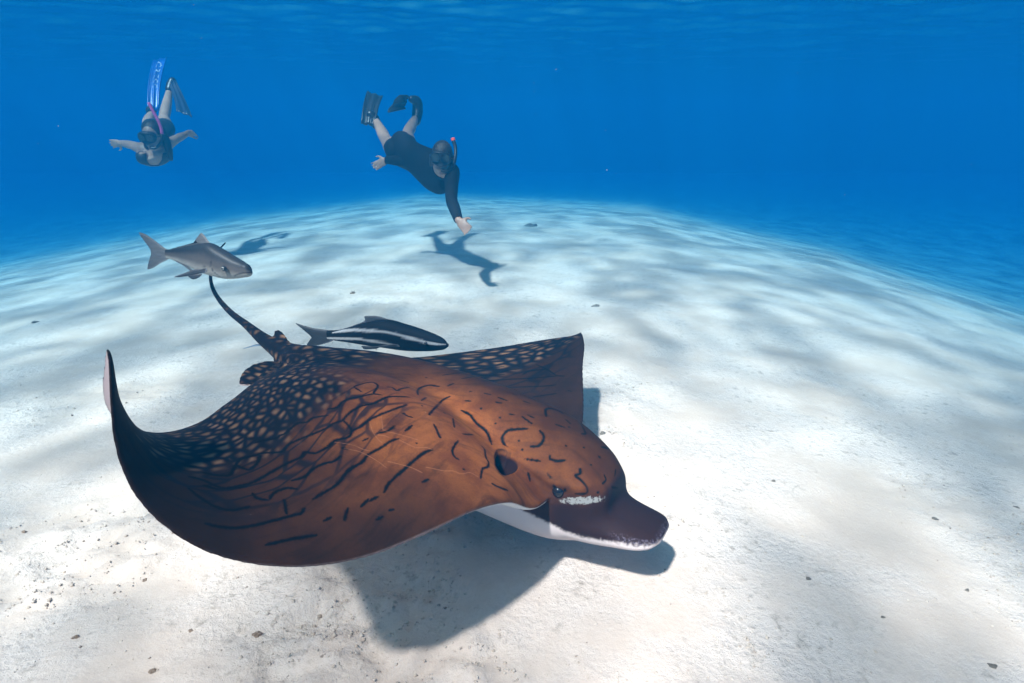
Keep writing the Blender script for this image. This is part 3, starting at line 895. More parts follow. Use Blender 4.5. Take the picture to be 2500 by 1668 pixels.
class Fish:
    """side outline traced in the pixels of an enlargement; scale px -> metres, placed on its own plane in the water"""
    def __init__(self, name, sc, x0, y0, centre, depth, yaw, lean):
        self.sc, self.x0, self.y0 = sc, x0, y0
        cx, cy_ = x0 + centre[0] / sc, y0 + centre[1] / sc
        self.c = centre
        self.m = depth / F_PX / sc                       # metres per enlargement pixel
        self.loc = at(cx, cy_, depth)
        cyw, syw = math.cos(R(yaw)), math.sin(R(yaw))
        self.ax = Vector((cyw, -syw, 0)); self.az = Vector((0, math.sin(R(lean)), math.cos(R(lean))))
        self.ay = self.az.cross(self.ax).normalized()
        self.kx = 1 / cyw
        self.root = empty(name, self.loc)
        self.ry = self.ay
    def p(self, x, y, out=0.0):
        """enlargement pixel (x, y) on the mid plane, moved 'out' metres towards the viewer"""
        return self.ax * ((x - self.c[0]) * self.m * self.kx) - self.az * ((y - self.c[1]) * self.m) - self.ay * out

    def body(self, top, bot, width, mat, stripes=(), darks=(), n=90, k=48, bend=0.0):
        xs0 = min(top[0][0], bot[0][0]); xs1 = max(top[-1][0], bot[-1][0])
        xs = xs0 + (xs1 - xs0) * (0.5 - 0.5 * np.cos(np.linspace(0, np.pi, n)))
        T = hermite(top, xs)[:, 0]; B = hermite(bot, xs)[:, 0]; W = hermite(width, xs)[:, 0]
        verts, h, st, dk = [], [], [], []
        for x, t, b_, w in zip(xs, T, B, W):
            mid, half = (t + b_) / 2, max((b_ - t) / 2, 1.0)
            off = bend * ((x - self.c[0]) / (xs1 - xs0)) ** 2 * (xs1 - xs0)
            for j in range(k):
                a = 2 * math.pi * j / k
                s = math.sin(a); c = math.cos(a)
                yy = mid - math.copysign(abs(s) ** 0.92, s) * half
                ww = math.copysign(abs(c) ** 0.9, c) * w * half
                verts.append(self.p(x, yy, (ww + off) * self.m))
                h.append(s)
                v = 0.0
                for line, hw in stripes:
                    yl = np.interp(x, [q[0] for q in line], [q[1] for q in line], left=1e6, right=1e6)
                    wob = 0.9 * math.sin(x * 0.31) + 0.8 * math.sin(x * 0.17)
                    hh = hw * min(1, max(0.0, min(x - line[0][0], line[-1][0] - x) / 160 + .25))
                    v = max(v, 1 - min(1, max(0, (abs(yy - yl + wob) - hh * .75) / (hh * .5 + 1))))
                st.append(v)
                d_ = 0.0
                if c > -0.2:
                    for line, hw in darks:
                        for (ax, ay), (bx, by) in zip(line[:-1], line[1:]):
                            L2 = (bx - ax) ** 2 + (by - ay) ** 2
                            tt = min(1, max(0, ((x - ax) * (bx - ax) + (yy - ay) * (by - ay)) / L2))
                            dd_ = math.hypot(x - ax - tt * (bx - ax), yy - ay - tt * (by - ay))
                            d_ = max(d_, 1 - min(1, max(0, (dd_ - hw * .5) / (hw * .8))))
                dk.append(d_)
        faces = []
        for i in range(n - 1):
            for j in range(k):
                j2 = (j + 1) % k
                faces.append((i * k + j, i * k + j2, (i + 1) * k + j2, (i + 1) * k + j))
        faces.append(tuple(range(k))); faces.append(tuple((n - 1) * k + j for j in reversed(range(k))))
        o = mesh_obj('body', verts, faces, mat, self.root)
        bm = bmesh.new(); bm.from_mesh(o.data); bmesh.ops.recalc_face_normals(bm, faces=bm.faces); bm.to_mesh(o.data); bm.free()
        for nm, arr in (('height', h), ('stripe', st), ('dark', dk)):
            a = o.data.attributes.new(nm, 'FLOAT', 'POINT'); a.data.foreach_set('value', np.asarray(arr, np.float32))
        return o

    def fin(self, name, poly, mat, out=0.0, out_tip=None, thick=0.0022, root=None, label=None):
        """thin plate with a sharp rim; 'root' is the enlargement point the fin grows from"""
        poly = [tuple(q) for q in catmull(poly + [poly[0]], len(poly) * 6)[:-1]]
        cx = sum(q[0] for q in poly) / len(poly); cy_ = sum(q[1] for q in poly) / len(poly)
        rx, ry_ = root or (cx, cy_)
        far = max(math.hypot(q[0] - rx, q[1] - ry_) for q in poly)
        ot = out if out_tip is None else out_tip
        def pos(x, y, t):
            f = math.hypot(x - rx, y - ry_) / far
            return self.p(x, y, out + (ot - out) * f + t), f
        verts, f_out = [], []
        n = len(poly)
        rings = [(1.0, 0.0), (0.82, 0.7), (0.45, 1.0)]
        for sgn in (1, -1):
            for s, t in rings:
                for x, y in poly:
                    P_, f = pos(cx + (x - cx) * s, cy_ + (y - cy_) * s, sgn * t * thick)
                    verts.append(P_); f_out.append(f)
            P_, f = pos(cx, cy_, sgn * thick); verts.append(P_); f_out.append(f)
        faces = []
        blk = 3 * n + 1
        for b0, flip in ((0, False), (blk, True)):
            for r in range(2):
                for j in range(n):
                    q = (b0 + r * n + j, b0 + r * n + (j + 1) % n, b0 + (r + 1) * n + (j + 1) % n, b0 + (r + 1) * n + j)
                    faces.append(tuple(reversed(q)) if flip else q)
            for j in range(n):
                q = (b0 + 2 * n + j, b0 + 2 * n + (j + 1) % n, b0 + 3 * n)
                faces.append(tuple(reversed(q)) if flip else q)
        for j in range(n):
            faces.append((j, blk + j, blk + (j + 1) % n, (j + 1) % n))
        o = mesh_obj(name, verts, faces, mat, self.root)
        a = o.data.attributes.new('out', 'FLOAT', 'POINT'); a.data.foreach_set('value', np.asarray(f_out, np.float32))
        if label: tag(o, label)
        return o

    def eye(self, x, y, out, r, mat):
        bm = bmesh.new(); bmesh.ops.create_uvsphere(bm, u_segments=24, v_segments=16, radius=r)
        me = bpy.data.meshes.new('eye'); bm.to_mesh(me); bm.free(); me.shade_smooth(); me.materials.append(mat)
        o = bpy.data.objects.new('eye', me); link(o, self.root)
        o.location = self.p(x, y, out)
        o.rotation_euler = (-self.ay).to_track_quat('Z', 'Y').to_euler()
        return o

def eye_material(name, iris, pupil_r):
    m, nt, b = new_mat(name)
    tc = N(nt, 'ShaderNodeTexCoord')
    sp = N(nt, 'ShaderNodeSeparateXYZ'); nt.links.new(tc.outputs['Object'], sp.inputs['Vector'])
    rr = math_node(nt, 'SQRT', math_node(nt, 'ADD', math_node(nt, 'POWER', sp.outputs['X'], 2.0), math_node(nt, 'POWER', sp.outputs['Y'], 2.0)))
    c = mix_col(nt, map_range(nt, rr, pupil_r * 0.9, pupil_r * 1.1), (0.004, 0.004, 0.006), iris)
    c = mix_col(nt, map_range(nt, rr, pupil_r * 1.6, pupil_r * 1.9), c, (0.05, 0.055, 0.06))
    nt.links.new(c, b.inputs['Base Color']); b.inputs['Roughness'].default_value = 0.15
    return m

# the grey cobia with its head towards us, by the ray's tail
gf = Fish('cobia', 6.528, 300, 550, (1300, 560), 2.25, 14, 8)
tag(gf.root, 'silver grey cobia with pale belly swimming beside the tip of the ray\'s tail', 'fish', 'cobia escorting the ray')
gmat = fish_material('grey_cobia', (0.036, 0.042, 0.048), (0.125, 0.108, 0.098), (0.42, 0.38, 0.33))
gf.body([(600, 425), (720, 412), (1000, 352), (1250, 300), (1430, 278), (1650, 370), (1880, 490), (2020, 560), (2090, 610), (2128, 690)],
        [(600, 560), (720, 585), (950, 655), (1100, 715), (1250, 768), (1450, 806), (1650, 834), (1850, 818), (2000, 790), (2090, 765), (2128, 730)],
        [(600, .28), (900, .36), (1300, .50), (1700, .66), (1950, .78), (2128, .75)], gmat,
        darks=[([(2126, 703), (2020, 712), (1940, 735), (1885, 765)], 9), ([(1535, 560), (1520, 640), (1545, 710), (1620, 790)], 10),
               ([(1335, 625), (1400, 640), (1470, 635)], 9)])
gfin = fin_material('grey_cobia_fin', (0.20, 0.19, 0.185), (0.055, 0.065, 0.075))
dfin = fin_material('dark_cobia_fin', (0.045, 0.045, 0.05), (0.03, 0.033, 0.04))
gf.fin('caudal_fin', [(660, 430), (560, 380), (400, 275), (270, 200), (140, 172), (185, 240), (255, 310), (310, 420), (325, 490), (310, 590), (265, 690), (212, 765), (330, 735), (480, 650), (660, 558)],
       gfin, root=(660, 490), thick=.0035)
gf.fin('dorsal_fin', [(1450, 300), (1400, 240), (1340, 160), (1285, 130), (1260, 200), (1210, 265), (1100, 312), (950, 355), (720, 405), (740, 425), (1000, 370), (1250, 315)],
       gfin, root=(1430, 320), thick=.0022)
gf.fin('anal_fin', [(650, 555), (800, 615), (950, 685), (1060, 768), (1075, 735), (950, 650), (800, 600)], gfin, root=(900, 620), thick=.002)
gf.fin('pectoral_fin', [(1500, 650), (1420, 668), (1320, 680), (1180, 740), (1040, 800), (1090, 808), (1250, 780), (1380, 745), (1500, 715)],
       dfin, out=.048, out_tip=.085, root=(1500, 680), label='long dark pectoral fin held low')
gf.fin('pelvic_fin', [(1280, 770), (1180, 775), (1085, 800), (1100, 835), (1150, 862), (1210, 845), (1265, 800)], dfin, out=.012, out_tip=.03, root=(1270, 770))
gf.eye(1785, 645, .0445, .0098, eye_material('cobia_eye', (0.30, 0.29, 0.25), .0034))

# the black cobia with white stripes over the ray's back
bf = Fish('cobia', 3.672, 500, 700, (1600, 450), 2.18, 6, 6)
tag(bf.root, 'black cobia with two white side stripes swimming just above the ray\'s back', 'fish', 'cobia escorting the ray')
bmat = fish_material('black_cobia', (0.009, 0.013, 0.018), (0.006, 0.008, 0.011), (0.014, 0.018, 0.022), (0.42, 0.43, 0.44), 0.6, 0.06)
bf.body([(1080, 408), (1180, 402), (1300, 368), (1440, 325), (1640, 289), (1800, 325), (2000, 385), (2100, 424), (2150, 452), (2185, 492)],
        [(1080, 492), (1180, 505), (1250, 512), (1400, 530), (1600, 550), (1800, 569), (1980, 567), (2100, 555), (2160, 540), (2190, 516)],
        [(1080, .26), (1300, .42), (1600, .62), (1900, .78), (2100, .86), (2190, .80)], bmat,
        stripes=[([(1130, 428), (1250, 402), (1350, 388), (1500, 382), (1650, 386), (1750, 400), (1900, 440), (2050, 478), (2170, 492)], 12),
                 ([(1000, 482), (1150, 478), (1400, 468), (1550, 482), (1700, 494), (1760, 500)], 10)],
        darks=[([(2186, 503), (2130, 520), (2060, 545)], 6)])
bfin = fin_material('black_cobia_fin', (0.022, 0.027, 0.033), (0.016, 0.020, 0.025))
bf.fin('caudal_fin', [(1135, 412), (1060, 402), (960, 392), (870, 372), (793, 352), (850, 402), (905, 450), (932, 482), (910, 510), (885, 548), (905, 560), (965, 557), (1050, 535), (1135, 498)],
       bfin, root=(1130, 455), thick=.0035, label='black forked tail fin')
bf.fin('dorsal_fin', [(1700, 305), (1640, 282), (1560, 262), (1490, 261), (1438, 268), (1440, 300), (1410, 325), (1330, 355), (1345, 372), (1450, 335), (1600, 305)],
       fin_material('dusky_fin', (0.028, 0.034, 0.042), (0.10, 0.11, 0.12)), root=(1660, 310), thick=.0024)
bf.fin('pectoral_fin', [(1760, 490), (1700, 488), (1600, 500), (1520, 508), (1600, 514), (1700, 516), (1770, 512)], bfin, out=.036, out_tip=.062, root=(1770, 500))
bf.fin('pelvic_fin', [(1580, 540), (1500, 535), (1405, 535), (1412, 556), (1425, 566), (1480, 565), (1540, 556)], bfin, out=.008, root=(1580, 540))
bf.eye(2010, 470, .0400, .0062, eye_material('black_cobia_eye', (0.05, 0.055, 0.06), .0028))

# a slender pale fish half hidden behind the root of the ray's tail
sf = Fish('slender_fish', 3.672, 500, 700, (420, 540), 2.45, 20, 0)
tag(sf.root, 'slim silvery blue little fish half hidden behind the base of the ray\'s tail', 'fish')
sf.body([(318, 571), (350, 558), (400, 537), (460, 515), (520, 503), (580, 505), (600, 512)],
        [(318, 574), (350, 566), (400, 549), (460, 530), (520, 520), (580, 520), (600, 514)],
        [(318, .5), (450, .7), (600, .6)], fish_material('silver_fish', (0.08, 0.13, 0.20), (0.30, 0.38, 0.45), (0.6, 0.65, 0.68)), n=30, k=16)
sf.fin('dorsal_fin', [(440, 520), (470, 508), (500, 506), (480, 516)], gfin, root=(490, 515), thick=.001)

# ------------------------------------------------------------------ two free divers
def ball(bm, p, r, s=(1, 1, 1), rot=None):
    m = Matrix.Translation(p)
    if rot is not None: m = m @ rot.to_4x4()
    m = m @ Matrix.Diagonal((r * s[0], r * s[1], r * s[2], 1))
    bmesh.ops.create_uvsphere(bm, u_segments=20, v_segments=12, radius=1.0, matrix=m)

def limb(bm, pts, radii, sub=5):
    """rounded, tapering limb through the joints"""
    pr = catmull([list(p) + [r] for p, r in zip(pts, radii)], (len(pts) - 1) * sub + 1)
    tube(bm, [Vector(q[:3]) for q in pr], [max(q[3], .004) for q in pr], 16)
    ball(bm, pts[0], radii[0] * 0.98); ball(bm, pts[-1], radii[-1] * 0.98)

def hand(bm, wrist, d, palm, curl=0.4, flip=1, k=1.0):
    """palm with four bent fingers of different length and a thumb from its side"""
    d = d.normalized(); side = d.cross(palm).normalized() * flip; palm = side.cross(d).normalized() * flip
    rot = Matrix((side, d, palm)).transposed()
    ball(bm, wrist + d * .045 * k, 1, (.042 * k, .052 * k, .017 * k), rot)
    for i, ln in enumerate((.068, .078, .073, .058)):
        b = wrist + d * (.085 * k) + side * ((i - 1.5) * .021 * k)
        d1 = (d + palm * curl * .6 + side * (i - 1.5) * .10).normalized()
        d2 = (d + palm * curl * 1.6 + side * (i - 1.5) * .10).normalized()
        limb(bm, [b - d * .02 * k, b + d1 * ln * .5 * k, b + d1 * ln * .5 * k + d2 * ln * .5 * k], [.0095 * k, .0088 * k, .0075 * k], 3)
    b = wrist + d * (.030 * k) - side * (.034 * k)
    limb(bm, [b, b + (d * .6 - side * .9).normalized() * .035 * k, b + (d * .6 - side * .9).normalized() * .035 * k + (d - side * .3 + palm * .3).normalized() * .032 * k], [.013 * k, .011 * k, .009 * k], 3)

def torso(bm, rows, lat):
    """rows: centre, half width, half depth"""
    cs = catmull([list(c) + [w, t] for c, w, t in rows], (len(rows) - 1) * 6 + 1)
    rings = []
    for i, q in enumerate(cs):
        a = Vector(cs[max(i - 1, 0)][:3]); b = Vector(cs[min(i + 1, len(cs) - 1)][:3])
        ax = (b - a).normalized()
        f = ax.cross(lat).normalized(); l = f.cross(ax).normalized()
        rings.append([Vector(q[:3]) + l * (math.cos(2 * math.pi * k / 28) * q[3]) + f * (math.sin(2 * math.pi * k / 28) * q[4]) for k in range(28)])
    loft(bm, rings)

def fuse(bm, voxel, smooth=6):
    bmesh.ops.recalc_face_normals(bm, faces=bm.faces)
    me = bpy.data.meshes.new('raw'); bm.to_mesh(me); bm.free()
    tmp = bpy.data.objects.new('raw', me); link(tmp)
    md = tmp.modifiers.new('r', 'REMESH'); md.mode = 'VOXEL'; md.voxel_size = voxel
    ev = tmp.evaluated_get(bpy.context.evaluated_depsgraph_get())
    out = bpy.data.meshes.new_from_object(ev)
    bpy.data.objects.remove(tmp); bpy.data.meshes.remove(me)
    v, e = mesh_arrays(out)
    v = laplacian(v, e, smooth, 0.5)
    out.vertices.foreach_set('co', v.astype(np.float32).ravel()); out.update(); out.shade_smooth()
    return out

def seg_dist(v, a, b):
    a = np.array(a); b = np.array(b); ab = b - a
    t = np.clip(((v - a) @ ab) / (ab @ ab), 0, 1)
    return np.linalg.norm(v - a - t[:, None] * ab, axis=1), t

def cover(name, me, keep, off, mat, parent):
    """clothing: the faces of the body whose corners are all kept, lifted off the skin"""
    v, _ = mesh_arrays(me)
    nrm = np.empty(len(v) * 3, np.float32); me.vertices.foreach_get('normal', nrm); nrm = nrm.reshape(-1, 3)
    vv = v + nrm * off
    faces = [tuple(p.vertices) for p in me.polygons if all(keep[i] for i in p.vertices)]
    used = sorted({i for f in faces for i in f}); mp = {i: k for k, i in enumerate(used)}
    o = mesh_obj(name, [vv[i] for i in used], [tuple(mp[i] for i in f) for f in faces], mat, parent)
    sd = o.modifiers.new('thickness', 'SOLIDIFY'); sd.thickness = off * 0.9; sd.offset = -1
    return o

class Head:
    def __init__(self, c, face, up, k=1.0):
        self.c = c; self.f = face.normalized()
        self.r = self.f.cross(up).normalized(); self.u = self.r.cross(self.f).normalized(); self.k = k
        self.rot = Matrix((self.r, self.f, self.u)).transposed()
    def p(self, x, y, z):
        return self.c + (self.r * x + self.f * y + self.u * z) * self.k
    def skull(self, bm):
        k = self.k
        ball(bm, self.p(0, -.010, .022), 1, (.076 * k, .098 * k, .100 * k), self.rot)
        ball(bm, self.p(0, .020, -.050), 1, (.060 * k, .068 * k, .072 * k), self.rot)
        ball(bm, self.p(0, .058, -.092), 1, (.028 * k, .026 * k, .024 * k), self.rot)      # chin
        limb(bm, [self.p(0, .088, .018), self.p(0, .103, -.014), self.p(0, .108, -.026)], [.011 * k, .013 * k, .014 * k], 3)   # nose
        limb(bm, [self.p(-.024, .083, -.062), self.p(0, .090, -.061), self.p(.024, .083, -.062)], [.006 * k, .008 * k, .006 * k], 3)  # lips
        limb(bm, [self.p(-.020, .081, -.072), self.p(0, .088, -.073), self.p(.020, .081, -.072)], [.006 * k, .008 * k, .006 * k], 3)
        for s in (-1, 1): ball(bm, self.p(s * .077, -.010, -.004), 1, (.010 * k, .020 * k, .032 * k), self.rot)   # ears
    def patch(self, name, fx, mat, parent):
        pass

def head_gear(h, person, mats, snork, snork_mats):
    k = h.k
    # mask: a skirt round eyes and nose, two panes, a strap
    n = 32
    def outline(w, hh, y, zc):
        pts = []
        for i in range(n):
            a = 2 * math.pi * i / n
            c, s = math.cos(a), math.sin(a)
            x = math.copysign(abs(c) ** .75, c) * w; z = math.copysign(abs(s) ** .8, s) * hh
            if s < 0: z += -.012 * max(0, 1 - abs(x) / .03)          # nose pocket
            pts.append(h.p(x, y - 2.4 * x * x, zc + z))
        return pts
    rings = [outline(.070, .046, .066, .022), outline(.078, .052, .092, .020), outline(.077, .051, .116, .020), outline(.070, .045, .124, .020), outline(.066, .041, .120, .020)]
    verts = [p for r_ in rings for p in r_]
    faces = [(a * n + i, a * n + (i + 1) % n, (a + 1) * n + (i + 1) % n, (a + 1) * n + i) for a in range(4) for i in range(n)]
    faces.append(tuple(range(n))); faces.append(tuple(4 * n + i for i in range(n)))
    m = mesh_obj('mask', verts, faces, mats['rubber'], person)
    fix_normals(m)
    for s in (-1, 1):
        lv = []
        for i in range(20):
            a = 2 * math.pi * i / 20; c, sn = math.cos(a), math.sin(a)
            x = s * .036 + math.copysign(abs(c) ** .7, c) * .029; z = .024 + math.copysign(abs(sn) ** .75, sn) * .032
            lv.append((x, z))
        vv = [h.p(x, .1255 - 2.4 * x * x, z) for x, z in lv] + [h.p(x, .1215 - 2.4 * x * x, z) for x, z in lv]
        ff = [tuple(range(20)), tuple(20 + i for i in reversed(range(20)))] + [(i, 20 + i, 20 + (i + 1) % 20, (i + 1) % 20) for i in range(20)]
        l = mesh_obj('lens', vv, ff, mats['lens'], m, smooth=False); fix_normals(l)
    bm = bmesh.new()
    st = [h.p(math.sin(a) * .093, .052 - (1 - math.cos(a)) * .085 if False else math.cos(a) * .108 - .012, .016) for a in np.linspace(math.pi * .30, math.pi * 1.70, 26)]
    tube(bm, st, [.008 * k] * len(st), 8)
    sm = bpy.data.meshes.new('strap'); bm.to_mesh(sm); bm.free(); sm.shade_smooth(); sm.materials.append(mats['rubber'])
    link(bpy.data.objects.new('strap', sm), m)
    # snorkel: bent tube from the mouth up past the temple, coloured tip
    pts, r_, tip_at = snork
    cp_ = catmull([list(p) for p in pts], 40)
    bm = bmesh.new(); tube(bm, [Vector(p) for p in cp_[:tip_at + 1]], [r_] * (tip_at + 1), 12)
    s1 = bpy.data.meshes.new('snorkel'); bm.to_mesh(s1); bm.free(); s1.shade_smooth(); s1.materials.append(snork_mats[0])
    so = link(bpy.data.objects.new('snorkel', s1), person)
    bm = bmesh.new(); tube(bm, [Vector(p) for p in cp_[tip_at:]], [r_ * 1.12] * (40 - tip_at), 12)
    s2 = bpy.data.meshes.new('tip'); bm.to_mesh(s2); bm.free(); s2.shade_smooth(); s2.materials.append(snork_mats[1])
    tag(link(bpy.data.objects.new('tip', s2), so), 'bright coloured snorkel tip')
    return m

def fix_normals(o):
    bm = bmesh.new(); bm.from_mesh(o.data); bmesh.ops.recalc_face_normals(bm, faces=bm.faces); bm.to_mesh(o.data); bm.free()

def hair_cap(h, person, mat, strands, fwd=-.026):
    """close wet hair: a cap over the skull drawn out into strands"""
    bm = bmesh.new(); k = h.k
    ball(bm, h.p(0, fwd, .034), 1, (.083 * k, .098 * k, .103 * k), h.rot)
    for line, rr in strands:
        limb(bm, [h.p(*q) for q in line], rr, 4)
    me = fuse(bm, .006, 3)
    me.materials.append(mat)
    v, _ = mesh_arrays(me)
    loc = (v - np.array(h.c)) @ np.array([h.r, h.f, h.u]).T / k
    v = v + np.array(h.u)[None] * (0.0025 * np.sin(loc[:, :1] * 420 + 3 * loc[:, 1:2] * 40))
    me.vertices.foreach_set('co', v.astype(np.float32).ravel()); me.update()
    o = bpy.data.objects.new('hair', me); link(o, person)
    return o

def swim_fin(person, pocket, blade, rail_mat, blade_mat, pocket_mat, ribs=3, label=None, print_text=None):
    """pocket: points with radii; blade: root-left, root-right, tip-right, tip-left (3-D), bowed a little"""
    bm = bmesh.new()
    limb(bm, [p for p, _ in pocket], [r for _, r in pocket], 5)
    me = fuse(bm, .007, 4); me.materials.append(pocket_mat)
    root = bpy.data.objects.new('fin', me); link(root, person)
    if label: tag(root, label)
    rl, rr, tr, tl = blade
    nrm = (rr - rl).cross(tl - rl).normalized()
    nu, nv = 14, 8
    def P_(u, v):
        a = rl.lerp(tl, u); b = rr.lerp(tr, u)
        return a.lerp(b, v) + nrm * (0.035 * math.sin(math.pi * u) + 0.010 * math.cos(2 * math.pi * v * 2))
    for nm, mt, th in (('blade', blade_mat, .004),):
        verts = [P_(i / nu, j / nv) + nrm * s for s in (th, -th) for i in range(nu + 1) for j in range(nv + 1)]
        o_ = (nu + 1) * (nv + 1)
        idx = lambda i, j, b: b * o_ + i * (nv + 1) + j
        faces = [(idx(i, j, 0), idx(i, j + 1, 0), idx(i + 1, j + 1, 0), idx(i + 1, j, 0)) for i in range(nu) for j in range(nv)]
        faces += [(idx(i, j, 1), idx(i + 1, j, 1), idx(i + 1, j + 1, 1), idx(i, j + 1, 1)) for i in range(nu) for j in range(nv)]
        edge = [(i, 0) for i in range(nu + 1)] + [(nu, j) for j in range(1, nv + 1)] + [(i, nv) for i in range(nu - 1, -1, -1)] + [(0, j) for j in range(nv - 1, 0, -1)]
        for a, b in zip(edge, edge[1:] + edge[:1]):
            faces.append((idx(*a, 0), idx(*a, 1), idx(*b, 1), idx(*b, 0)))
        bo = mesh_obj(nm, verts, faces, mt, root); fix_normals(bo)
    for v in np.linspace(0, 1, ribs):
        bm = bmesh.new(); pts = [P_(u, v) for u in np.linspace(0, .97, 12)]
        tube(bm, pts, list(np.linspace(.011, .005, 12)), 8)
        rm = bpy.data.meshes.new('rail'); bm.to_mesh(rm); bm.free(); rm.shade_smooth(); rm.materials.append(rail_mat)
        link(bpy.data.objects.new('rail', rm), root)
    if print_text:
        cu = bpy.data.curves.new('lettering', 'FONT'); cu.body = print_text; cu.size = 1.0; cu.align_x = 'CENTER'; cu.align_y = 'CENTER'; cu.space_character = 1.25
        tmp = bpy.data.objects.new('lettering', cu); link(tmp)
        me = bpy.data.meshes.new_from_object(tmp.evaluated_get(bpy.context.evaluated_depsgraph_get()))
        bpy.data.objects.remove(tmp); bpy.data.curves.remove(cu)
        tv, _ = mesh_arrays(me)
        x0, x1 = tv[:, 0].min(), tv[:, 0].max(); hgt = tv[:, 1].max() - tv[:, 1].min(); ym = (tv[:, 1].max() + tv[:, 1].min()) / 2
        out = []
        for x, y, _z0 in tv:
            u = 0.90 - 0.58 * (x - x0) / (x1 - x0)          # reads from the tip towards the foot
            vv = 0.5 + (y - ym) / hgt * 0.42
            p = P_(u, vv); toward = (Vector((0, 0, CAM_Z)) - p)
            sgn = 1 if nrm.dot(toward) > 0 else -1
            out.append(p + nrm * sgn * .0065)
        me.vertices.foreach_set('co', np.array(out, np.float32).ravel()); me.update()
        me.materials.append(simple_mat('fin_print', (0.30, 0.42, 0.55), 0.4))
        to = bpy.data.objects.new('lettering', me); link(to, root)
    return root

MT = {
    'skin': simple_mat('skin', (0.36, 0.215, 0.155), 0.5, 0.12, 9.0, 0.05),
    'rubber': simple_mat('black_rubber', (0.012, 0.013, 0.015), 0.38, 0.2, 30.0),
    'suit': simple_mat('neoprene', (0.008, 0.009, 0.011), 0.8, 0.25, 40.0, 0.1, 0.15),
    'swimsuit': simple_mat('swimsuit', (0.013, 0.016, 0.022), 0.55, 0.2, 40.0),
    'hair': simple_mat('wet_hair', (0.022, 0.015, 0.010), 0.42, 0.4, 120.0, 0.5),
    'orange': simple_mat('snorkel_orange', (0.95, 0.10, 0.06), 0.35),
    'pink': simple_mat('snorkel_pink', (0.55, 0.10, 0.28), 0.35),
    'blue_blade': simple_mat('blue_blade', (0.002, 0.075, 0.30), 0.3, 0.2, 6.0),
    'navy_blade': simple_mat('navy_blade', (0.012, 0.030, 0.070), 0.35, 0.2, 6.0),
    'black_blade': simple_mat('black_blade', (0.016, 0.020, 0.024), 0.35, 0.3, 8.0),
    'white': simple_mat('white_patch', (0.60, 0.62, 0.62), 0.5),
}
lm, lnt, lb = new_mat('mask_lens')
lb.inputs['Base Color'].default_value = (0.01, 0.02, 0.03, 1); lb.inputs['Roughness'].default_value = 0.08
lb.inputs['Coat Weight'].default_value = 0.4
MT['lens'] = lm
GEAR = {'rubber': MT['rubber'], 'lens': MT['lens']}

def finish_person(name, me, base, label):
    o = bpy.data.objects.new(name, me); link(o)
    tag(o, label, 'person', 'free divers')
    me.materials.append(MT['skin'])
    return o

